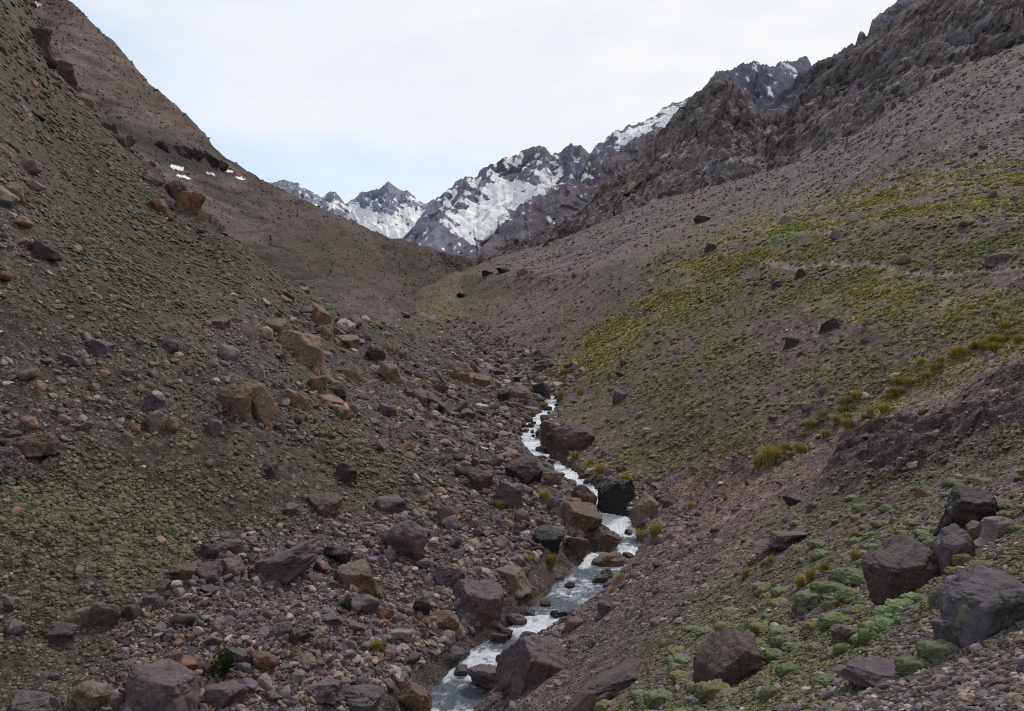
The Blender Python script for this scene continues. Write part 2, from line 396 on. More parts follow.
def water_mat():
    mt, nt, b = nodes('stream_water'); L = nt.links.new
    tc = nd(nt, 'ShaderNodeTexCoord'); at = nd(nt, 'ShaderNodeAttribute', attribute_name='foam'); fl = nd(nt, 'ShaderNodeAttribute', attribute_name='flow')
    nz = nd(nt, 'ShaderNodeTexNoise', i_Scale=3.0, i_Detail=8.0, i_Roughness=.75, i_Distortion=1.6); L(fl.outputs['Vector'], nz.inputs['Vector'])
    n2_ = nd(nt, 'ShaderNodeTexNoise', i_Scale=9.0, i_Detail=4.0); L(tc.outputs['Object'], n2_.inputs['Vector'])
    a = nd(nt, 'ShaderNodeMath', operation='ADD'); L(at.outputs['Fac'], a.inputs[0]); L(nz.outputs[0], a.inputs[1])
    f = ramp(nt, a.outputs[0], [(.54, g3(0)), (.70, g3(.22)), (.84, g3(.75)), (1.02, g3(1))])
    mx = nd(nt, 'ShaderNodeMix', data_type='RGBA'); L(f, mx.inputs[0]); mx.inputs[6].default_value = (.14, .165, .195, 1); mx.inputs[7].default_value = (.88, .92, .97, 1)
    L(mx.outputs[2], b.inputs['Base Color'])
    r = ramp(nt, f, [(0, g3(.22)), (.5, g3(.65))]); L(r, b.inputs['Roughness'])
    bp = nd(nt, 'ShaderNodeBump', i_Strength=.9, i_Distance=.2); L(nz.outputs[0], bp.inputs['Height'])
    b2 = nd(nt, 'ShaderNodeBump', i_Strength=.3, i_Distance=.03); L(n2_.outputs[0], b2.inputs['Height']); L(bp.outputs[0], b2.inputs['Normal'])
    L(b2.outputs[0], b.inputs['Normal']); b.inputs['IOR'].default_value = 1.33
    return mt
MAT_WATER = water_mat()

def snow_mat():
    mt, nt, b = nodes('old_snow'); L = nt.links.new
    tc = nd(nt, 'ShaderNodeTexCoord'); nz = nd(nt, 'ShaderNodeTexNoise', i_Scale=.8, i_Detail=4.0); L(tc.outputs['Object'], nz.inputs['Vector'])
    L(ramp(nt, nz.outputs[0], [(.3, (.62, .64, .68)), (.7, (.85, .87, .9))]), b.inputs['Base Color']); b.inputs['Roughness'].default_value = .7
    return mt

# ------------------------------------------------------------------ the ground sheet
nC, nR = Z.shape
GV = np.stack([Xg, Yg, Z], -1).reshape(-1, 3)
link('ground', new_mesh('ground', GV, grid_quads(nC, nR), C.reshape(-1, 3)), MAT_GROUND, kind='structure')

C0 = int(np.searchsorted(cols, 0))
def hit(px, row):
    """ground point seen at a pixel of the survey view"""
    i = int(np.clip(np.searchsorted(cols, px), 0, nC - 1))
    j = int(np.argmax(ROW[i, 150:] <= row)) + 150
    return np.array([Xg[i, j], Yg[i, j], Z[i, j]]), i, j
def ground_at(x, y):
    px = CX + F * x / y
    i = int(np.clip(np.searchsorted(cols, px), 0, nC - 1)); j = int(np.clip(np.searchsorted(ys, y), 0, nR - 1))
    return float(Z[i, j])

# ------------------------------------------------------------------ mountains and hillsides behind
def mountain(name, sky, base, yb, yt, mat, amp, scale, colour, seed, dp=.8, nt_=180, prof=1.0, jag=1.0, xr=None, strata=(1.0, .35), blocky=1.0, smooth=False):
    skyf, bf, ybf, ytf = (lambda p: np.interp(px, [a for a, _ in sky], [b for _, b in sky])), None, None, None
    x0, x1 = xr or (sky[0][0], sky[-1][0])
    px = np.arange(x0, x1 + dp, dp)
    li = lambda tab: np.interp(px, [a for a, _ in tab], [b for _, b in tab])
    sr, br, y0, y1 = li(sky), li(base), li(yb), li(yt)
    jit = jag * (2.6 * pn2(px / 9, px * 0 + .5, seed + 5) + 1.8 * pn2(px / 3.7, px * 0 + .5, seed + 6) + 1.0 * pn2(px / 1.6, px * 0 + .5, seed + 7))
    t = np.linspace(0, 1, nt_)
    row = br[:, None] + (sr - br)[:, None] * t[None] + jit[:, None] * sstep(.80, 1, t)[None]
    y = y0[:, None] + (y1 - y0)[:, None] * t[None] ** prof
    x = (px[:, None] - CX) / F * y; z = (CY - row) / F * y
    u = (x * strata[0] + z * strata[1]) / scale; v = (z * strata[0] - x * strata[1]) / scale
    r = ridged(u, v * .75, 4, seed, .55); q = fbm(u * .45, v * .45, 4, seed + 50)
    fine = fbm(u * 7, v * 5, 3, seed + 70, .6)
    wu = u + .18 * fbm(u * 3, v * 3, 3, seed + 80); wv = v + .18 * fbm(u * 3 + 9, v * 3, 3, seed + 81)
    b1, i1 = worley(wu * 2.6, wv * 1.7, seed + 82); b2, i2 = worley(wu * 6.5, wv * 4.5, seed + 83)
    block = (i1 - .5) * .5 + (i2 - .5) * .28 - .35 * np.clip(b1 - .45, 0, 1) - .2 * np.clip(b2 - .4, 0, 1)
    sblock = -.9 * np.clip(b1 - .2, 0, 1) - .42 * np.clip(b2 - .2, 0, 1)
    g1, j1 = facets(wu * 1.5, wv * .95, seed + 84); g2, j2 = facets(wu * 4.2, wv * 2.9, seed + 85)
    d = amp * ((r - .55) * .45 + .9 * q + blocky * (.3 * sblock + .42 * g1 + .20 * g2))
    block = block + .35 * (j1 - .5) + .3 * (j2 - .5)
    fine = fine + blocky * .55 * block
    top = 1 - sstep(.86, 1.0, t)[None] * (1 - .22 * jag)
    bot = sstep(0, .06, t)[None]
    y2 = y - d * .75 * bot * top; z2 = z + d * .45 * bot * top + amp * .05 * fine * top
    back = np.stack([x[:, -1] * 1.02, y2[:, -1] + amp * 6, z2[:, -1] - amp * 5], -1)     # far side of the ridge
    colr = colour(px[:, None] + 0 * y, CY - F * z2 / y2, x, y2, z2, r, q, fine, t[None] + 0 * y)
    V = np.concatenate([np.stack([x, y2, z2], -1), back[:, None]], 1)
    colr = np.concatenate([colr, colr[:, -1:]], 1)
    n, k = V.shape[:2]
    return link(name, new_mesh(name, V.reshape(-1, 3), grid_quads(n, k), np.clip(colr.reshape(-1, 3), .01, .9), smooth), mat, kind='structure'), V

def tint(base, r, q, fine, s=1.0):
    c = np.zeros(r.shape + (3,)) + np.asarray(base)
    return c * np.clip(1 + s * (1.1 * (r - .58) + .45 * q + .6 * fine), .25, 2)[..., None]  # dark crevice rock, with relief shading put into the colour too

# back hillside on the left
HILL = paint([(1, [(70,0),(160,70),(215,150),(330,205),(490,262),(400,300),(300,280),(240,240),(190,170)])], 8)
HVEG = paint([(1, [(240,185),(300,200),(400,235),(490,265),(400,305),(330,290),(260,230)])], 16)
HDARK = paint([(1, [(150,132),(175,140),(215,158),(222,178),(195,172),(160,160),(95,125),(90,112)])], 5)
def hill_c(px, row, x, y, z, r, q, f, t):
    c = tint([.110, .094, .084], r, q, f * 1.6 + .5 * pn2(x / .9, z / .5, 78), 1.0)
    v = lookup(HVEG, px, row) * sstep(-.6, .3, q + f)
    c = mixc(c, [.088, .074, .052], v * .9)
    red = sstep(.1, .45, fbm(x / 60 + z / 40, z / 60, 3, 333))
    c = mixc(c, [.145, .106, .088], red * .6)
    c = mixc(c, [.022, .020, .021], lookup(HDARK, px, row) * sstep(-.5, .1, f + q + .3 + .5 * fbm(x / 3, z / 14, 2, 77)))
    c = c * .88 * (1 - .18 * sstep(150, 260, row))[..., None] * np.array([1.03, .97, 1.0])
    return c
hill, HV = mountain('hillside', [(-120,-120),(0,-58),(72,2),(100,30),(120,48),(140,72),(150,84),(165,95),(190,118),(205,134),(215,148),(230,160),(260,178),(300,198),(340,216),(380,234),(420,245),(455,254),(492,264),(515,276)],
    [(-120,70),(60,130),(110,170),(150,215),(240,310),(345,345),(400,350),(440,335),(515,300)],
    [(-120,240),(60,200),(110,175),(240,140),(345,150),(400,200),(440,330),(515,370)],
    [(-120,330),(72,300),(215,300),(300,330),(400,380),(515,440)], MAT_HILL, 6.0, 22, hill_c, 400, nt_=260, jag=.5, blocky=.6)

# right cliffs
ROCKY = paint([(1, [(470,260),(560,200),(640,140),(700,80),(745,80),(800,90),(830,50),(900,0),(1030,-10),(1030,50),(920,95),(860,135),(790,165),(720,190),(640,205),(560,240)])], 6)
PALE = paint([(1, [(700,165),(735,150),(745,170),(700,190)]), (1, [(738,95),(752,92),(775,115),(770,125),(755,122)]), (.6, [(660,150),(700,130),(700,170),(660,190)])], 5)
def cliff_c(px, row, x, y, z, r, q, f, t):
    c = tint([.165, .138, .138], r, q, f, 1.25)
    warm = sstep(.0, .4, fbm(x / 30, z / 30, 3, 555))
    c = mixc(c, [.15, .118, .094], warm * .6 * sstep(780, 860, px))
    c = mixc(c, [.26, .23, .235], lookup(PALE, px, row) * .7 * sstep(-.4, .2, f + q + .2))
    c = mixc(c, [.12, .082, .078], .6 * sstep(.45, .7, fbm(x / 45 + 9, z / 25, 2, 556) + .4 * (1 - t)) * (px < 700))
    return c
cliff, CV = mountain('cliffs', [(478,258),(520,241),(560,224),(585,206),(600,192),(612,182),(622,172),(632,164),(640,152),(660,130),(680,107),(700,90),(715,80),(728,80),(742,90),(755,103),(772,115),(790,108),(805,86),(817,64),(832,53),(845,53),(856,47),(864,42),(880,27),(900,13),(930,-5),(1024,-40),(1400,-190)],
    [(478,275),(560,256),(640,222),(720,202),(790,182),(860,152),(920,112),(1024,68),(1400,-70)],
    [(478,352),(560,360),(640,350),(720,328),(800,296),(900,258),(1024,226),(1400,180)],
    [(478,430),(560,500),(640,520),(720,480),(770,520),(830,460),(900,410),(1024,360),(1400,330)], MAT_CLIFF, 20, 34, cliff_c, 520, nt_=280, prof=.9, strata=(.8, -.5))

def far_c(base, snowimg, amt, thr=.5, hi=0.0, sc_=.6):  # base holds pale blue distance haze along with the rock colour
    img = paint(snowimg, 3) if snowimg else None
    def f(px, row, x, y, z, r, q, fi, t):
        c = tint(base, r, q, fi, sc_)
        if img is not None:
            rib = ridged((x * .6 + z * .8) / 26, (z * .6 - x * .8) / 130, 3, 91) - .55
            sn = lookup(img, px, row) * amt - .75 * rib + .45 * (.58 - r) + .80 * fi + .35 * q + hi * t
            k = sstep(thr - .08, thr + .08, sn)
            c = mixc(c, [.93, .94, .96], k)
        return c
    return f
mountain('dark_ridge', [(740,112),(760,112),(785,88),(800,74),(815,64),(830,57),(842,51),(850,44),(856,45),(858,35),(862,31),(867,34),(872,19),(880,12),(893,4),(905,-3),(940,-20),(1024,-50),(1400,-150)],
    [(740,150),(800,150),(900,60),(1400,-60)], [(740,600),(1400,600)], [(740,700),(1400,680)], MAT_CLIFF, 14, 42, far_c([.15, .138, .16], None, 0), 600, nt_=120)
mountain('low_ridge', [(470,262),(484,244),(500,232),(520,212),(535,203),(548,196),(560,186),(575,180),(585,172),(600,160),(615,152),(630,140),(650,132),(700,110)],
    [(470,285),(560,262),(700,200)], [(470,640),(700,640)], [(470,820),(700,900)], MAT_CLIFF, 11, 60, far_c([.140, .118, .140], [(.35, [(560,165),(610,150),(600,195),(575,215),(555,200)])], 1.0, .72), 610, nt_=200)
SNOWD = [(.30, [(430,200),(480,170),(520,147),(560,148),(610,132),(690,95),(690,125),(640,160),(590,185),(540,200),(480,245),(440,225)]), (1, [(455,210),(456,220),(484,236),(474,247),(489,234),(498,222),(518,207),(536,194),(556,186),(568,170),(560,168),(543,183),(528,190),(518,179),(498,180),(484,187),(489,201),(477,207)]),
         (.8, [(498,160),(518,156),(526,163),(520,170),(500,165)]), (.8, [(530,165),(548,172),(546,182),(530,175)]), (.7, [(552,160),(580,152),(585,162),(560,165)]),
         (.9, [(588,163),(610,165),(608,176),(592,174)]), (.9, [(595,150),(618,150),(622,160),(605,158)]), (.8, [(615,130),(640,128),(640,150),(618,145)]), (.5, [(640,120),(685,100),(685,120),(650,140)]), (.5, [(440,195),(480,178),(478,195),(445,205)])]
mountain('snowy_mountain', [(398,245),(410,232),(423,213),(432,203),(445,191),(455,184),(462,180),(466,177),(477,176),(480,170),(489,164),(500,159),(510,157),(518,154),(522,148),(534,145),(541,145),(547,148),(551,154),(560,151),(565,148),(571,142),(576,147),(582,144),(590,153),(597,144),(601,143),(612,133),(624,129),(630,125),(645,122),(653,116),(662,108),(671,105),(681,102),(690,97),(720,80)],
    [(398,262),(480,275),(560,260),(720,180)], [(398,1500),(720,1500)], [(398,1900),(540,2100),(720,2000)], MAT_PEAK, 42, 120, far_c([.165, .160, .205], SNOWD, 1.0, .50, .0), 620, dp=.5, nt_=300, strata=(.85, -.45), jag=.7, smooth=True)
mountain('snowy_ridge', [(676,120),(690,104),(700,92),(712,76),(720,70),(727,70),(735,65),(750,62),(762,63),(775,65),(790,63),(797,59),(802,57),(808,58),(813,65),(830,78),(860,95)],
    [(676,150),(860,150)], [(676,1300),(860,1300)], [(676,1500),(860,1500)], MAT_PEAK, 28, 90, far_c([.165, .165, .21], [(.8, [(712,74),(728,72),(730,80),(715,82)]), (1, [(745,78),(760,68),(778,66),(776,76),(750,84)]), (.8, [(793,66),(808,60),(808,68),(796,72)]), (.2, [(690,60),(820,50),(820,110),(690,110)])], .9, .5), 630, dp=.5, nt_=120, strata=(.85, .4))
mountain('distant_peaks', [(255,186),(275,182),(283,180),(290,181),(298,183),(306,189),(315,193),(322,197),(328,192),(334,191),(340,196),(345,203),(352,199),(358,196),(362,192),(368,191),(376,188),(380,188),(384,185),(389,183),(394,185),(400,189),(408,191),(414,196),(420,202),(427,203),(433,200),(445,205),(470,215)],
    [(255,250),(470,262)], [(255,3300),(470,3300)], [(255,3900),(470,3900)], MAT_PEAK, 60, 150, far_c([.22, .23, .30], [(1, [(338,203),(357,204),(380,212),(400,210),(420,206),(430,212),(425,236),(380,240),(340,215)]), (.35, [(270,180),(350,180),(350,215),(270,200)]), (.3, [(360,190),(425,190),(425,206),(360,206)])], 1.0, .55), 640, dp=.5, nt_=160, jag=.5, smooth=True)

# lingering snow patches under the dark rock band
MAT_SNOW = snow_mat()
HR = CY - F * HV[..., 2] / HV[..., 1]; HP = CX + F * HV[..., 0] / HV[..., 1]
for (px, row, w, h, lab) in [(178, 169, 16, 8, 'largest white snow patch below the dark rock band on the left hillside'),
                             (184, 178, 16, 5, 'thin snow streak just below the largest snow patch'),
                             (211, 175, 11, 6, 'small snow patch right of the two bigger snow patches'),
                             (229, 172, 8, 4, 'tiny snow speck nearest the skyline on the left hillside'),
                             (241, 179, 12, 5, 'thin tilted snow sliver farthest right below the dark rock band'),
                             (38, 5, 9, 7, 'lone snow patch high up on the left hillside near the top edge')]:
    a_ = ((HP - px) / (w / 2)) ** 2 + ((HR - row - (HP - px) * .22) / (h / 2.5)) ** 2 + 1.1 * fbm(HP / 3.1, HR / 2.2, 2, 971)
    mk = a_ < 1
    ii, jj = np.where(mk[:-1, :-1] & mk[1:, :-1] & mk[1:, 1:] & mk[:-1, 1:])
    if not len(ii): continue
    kk = HV.shape[1]; q4 = np.stack([ii * kk + jj, (ii + 1) * kk + jj, (ii + 1) * kk + jj + 1, ii * kk + jj + 1], 1)
    uq, inv = np.unique(q4.ravel(), return_inverse=True)
    Vp = HV.reshape(-1, 3)[uq]; base_ = Vp.mean(0)
    o = link('snow_patch', new_mesh('snow_patch', Vp - base_ + np.array([0, -.3, .25]), inv.reshape(-1, 4)), MAT_SNOW, lab, 'snow patch', 'snow patches on the left hillside'); o.location = base_

# ------------------------------------------------------------------ the stream
sy = np.concatenate([np.arange(14, 128, .09), np.arange(150, 240, .3)])
nA = len(np.arange(14, 128, .09))
def ribbon(sy):
    cx = xs_f(sy); tx = np.gradient(cx, sy); nl = np.sqrt(1 + tx ** 2); nx, ny = 1 / nl, -tx / nl
    hw = np.clip(hw_f(sy), .6, 2.8) * (1.12 + .3 * pn2(sy / 3.1, sy * 0, 77)); s = np.cumsum(np.concatenate([[0], np.hypot(np.diff(sy), np.diff(cx))]))
    w = np.linspace(-1, 1, 41)
    X = cx[:, None] + nx[:, None] * w * hw[:, None]; Y = sy[:, None] + ny[:, None] * w * hw[:, None]
    slope = np.abs(np.gradient(zs_f(sy), sy)) 
    n = fbm(X * 1.1, Y * 1.1, 4, 711); n2 = fbm(X * 3.3, Y * 3.3, 3, 712)
    rough = .5 + 3 * np.clip(slope - .1, 0, .25)[:, None]
    Zw = zs_f(Y) - .16 + rough * (.085 * n + .05 * n2) - .05 * np.abs(w) ** 3
    steps = .07 * sstep(-.1, .1, np.sin(s * 1.9 + 2.2 * np.sin(s * .37)))[:, None]
    Zw = Zw + steps - .035
    chop = np.exp(-((np.sin((s * 1.9 + 2.2 * np.sin(s * .37)) / 2 + .5)) ** 2) * 2.5)[:, None]
    foam = -.12 + 2.6 * np.clip(slope - .10, 0, .3)[:, None] + .5 * fbm(X * .33, Y * .33, 3, 713) + .30 * chop + .45 * n2 - .12 * np.abs(w) ** 2
    for yy0, yy1, k in ((27, 29.4, .3), (31.6, 34.2, .40), (34.8, 37.8, .36), (39.5, 41.5, .12), (43.5, 47.0, .42), (48.5, 56.2, .50), (56, 61, .28), (61, 97, .40), (97, 130, .25), (150, 240, -.25)):
        foam = foam + k * (sstep(yy0 - .9, yy0 + .9, Y + 1.6 * n) - sstep(yy1 - .9, yy1 + .9, Y + 1.6 * n))
    foam = foam + .0 * X
    return np.stack([X, Y, Zw], -1), foam, s, w, hw
parts = [ribbon(sy[:nA])]
for k, (V, foam, s, w, hw) in enumerate(parts):
    n, kk = V.shape[:2]
    me = new_mesh('stream', V.reshape(-1, 3), grid_quads(n, kk), None, True, {'foam': foam})
    a = me.attributes.new('flow', 'FLOAT_VECTOR', 'POINT')
    a.data.foreach_set('vector', np.stack([w[None] * hw[:, None] * 1.6, s[:, None] * .55 + 0 * w[None], 0 * foam], -1).astype(np.float32).ravel())
    link('stream_water' if k == 0 else 'upper_stream_water', me, MAT_WATER, kind='structure')

# ------------------------------------------------------------------ rock shapes
def ico(sub):
    import bmesh
    bm = bmesh.new(); bmesh.ops.create_icosphere(bm, subdivisions=sub, radius=1)
    V = np.array([v.co[:] for v in bm.verts]); T = np.array([[v.index for v in f.verts] for f in bm.faces]); bm.free()
    return V, T
ICO = {k: ico(k + 1) for k in (0, 1, 2, 3, 4, 5)}

HERO = {'flat': [((-.28, -.42, .85), .40), ((-.12, -1, -.12), .55), ((-1, -.25, 0), .72), ((.75, -.55, -.1), .66), ((.2, 1, .2), .8), ((.9, .2, .5), .7), ((-.65, -.75, .45), .60), ((.5, -.75, .5), .56), ((-.8, .1, .6), .62)],
        'block': [((-.42, -.40, .80), .42), ((.12, -1, -.22), .60), ((-.95, -.35, .15), .74), ((.5, -.2, .85), .58), ((.9, -.5, 0), .8), ((.1, 1, .2), .8), ((-.75, -.7, .3), .64), ((-.2, -.8, .55), .54), ((-.85, .1, .6), .62)],
        'wedge': [((-.60, -.28, .75), .40), ((-.05, -1, .12), .50), ((1, -.25, .12), .62), ((-.9, -.5, .1), .80), ((.35, -.3, .9), .62), ((.1, 1, .2), .8)],
        'peak': [((.50, -.42, .75), .40), ((-.85, -.50, .30), .42), ((.25, -1, -.1), .62), ((-.2, .8, .6), .5), ((-.3, -.1, 1), .66)]}
def rock_shape(seed, sub, kind='ang', rough=1.0):
    r = np.random.default_rng(seed); V, T = ICO[sub]
    npl, p = {'ang': (13, 44), 'rnd': (18, 10), 'slab': (11, 36), 'pyr': (7, 44)}.get(kind, (12, 26))
    N = r.normal(size=(npl, 3)); N /= np.linalg.norm(N, axis=1)[:, None]
    d = r.uniform(.52, .95, npl)
    if kind == 'slab': N[0] = [r.uniform(-.1, .1), -.15, 1]; d[0] = .42; N[1] = [.1, .1, -1]; d[1] = .5
    if kind == 'pyr': N[:4] = [[.75, -.2, .6], [-.7, -.25, .65], [.05, -.85, .5], [.1, .8, .5]]; d[:4] = [.52, .56, .6, .6]
    if kind in HERO:
        for q_, (nn, dd) in enumerate(HERO[kind]): N[q_] = nn; d[q_] = dd
        d[len(HERO[kind]):] = np.maximum(d[len(HERO[kind]):], .86)
    N /= np.linalg.norm(N, axis=1)[:, None]
    dots = np.maximum(V @ N.T, 0) / d
    R = (np.sum(dots ** p, 1) + (1 / 1.12) ** p) ** (-1 / p)
    o = r.uniform(0, 50, 3)
    P = V * R[:, None]
    for f, a in ((1.6, .13), (3.7, .085), (9, .042), (21, .02)):
        if f > 2 and sub < 1: break
        if f > 5 and sub < 3: break
        if f > 12 and sub < 5: break
        n = pn3(P[:, 0] * f + o[0], P[:, 1] * f + o[1], P[:, 2] * f + o[2], seed % 97)
        if f > 3 and kind != 'rnd': n = np.abs(n) * 1.5 - .6
        P = P * (1 + a * rough * n)[:, None]
    return P, T

def rotm(rx, ry, rz):
    from mathutils import Euler
    return np.array(Euler((rx, ry, rz)).to_matrix())

PAL = {'P': (.138, .104, .108), 'B': (.165, .120, .092), 'G': (.122, .110, .116), 'D': (.058, .049, .048), 'K': (.034, .030, .031), 'R': (.175, .108, .082), 'L': (.27, .235, .215), 'T': (.20, .158, .122), 'V': (.115, .090, .105), 'W': (.098, .073, .062)}
SEED = [1000]
def boulder(cx, cy, w, h, colk, kind, label, tilt=0, depth=.85, sub=None, name='boulder', grp=None, jit=0):
    SEED[0] += 1
    q, i, j = hit(cx, cy + h * .36)
    y = q[1]; s = y / F
    sub = sub or (5 if w > 34 else 4 if w > 18 else 3)
    P, T = rock_shape(SEED[0], sub, kind)
    if kind not in HERO and kind != 'pyr': P = P @ rotm(*((0, 0, SEED[0] * 2.4) if kind == 'slab' else (.2, .1, SEED[0] * 2.4))).T
    lo, hi = P.min(0), P.max(0); P = (P - (lo + hi) / 2) / (hi - lo)
    W = w * s * 1.03; D = W * depth; pitch = max(.06, math.atan2(-(q[2]), y)) if q[2] < 0 else .06
    H = max(h * s * 1.12 - .35 * D * math.sin(pitch), .35 * h * s)
    P = P * [W, D, H]
    if tilt: P = P @ rotm(0, math.radians(tilt), 0).T
    zn = np.clip(-P[:, 2] / max(1e-6, -P[:, 2].min()), 0, .93)
    P[:, :2] *= np.minimum(1.75, 1 / np.sqrt(1 - zn ** 2))[:, None]
    P[:, 2] = np.where(P[:, 2] < 0, P[:, 2] * (1.9 if name == 'boulder' else 3.0), P[:, 2])
    c = np.array([(cx - CX) * s, y + D * .22, (CY - cy - h * .06) * s])
    if name != 'boulder': c[2] -= .12 * H; P[:, :2] *= 1.12
    me = new_mesh(name, P, T, None, True)
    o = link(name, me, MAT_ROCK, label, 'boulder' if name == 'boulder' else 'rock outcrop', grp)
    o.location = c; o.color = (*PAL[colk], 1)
    return o

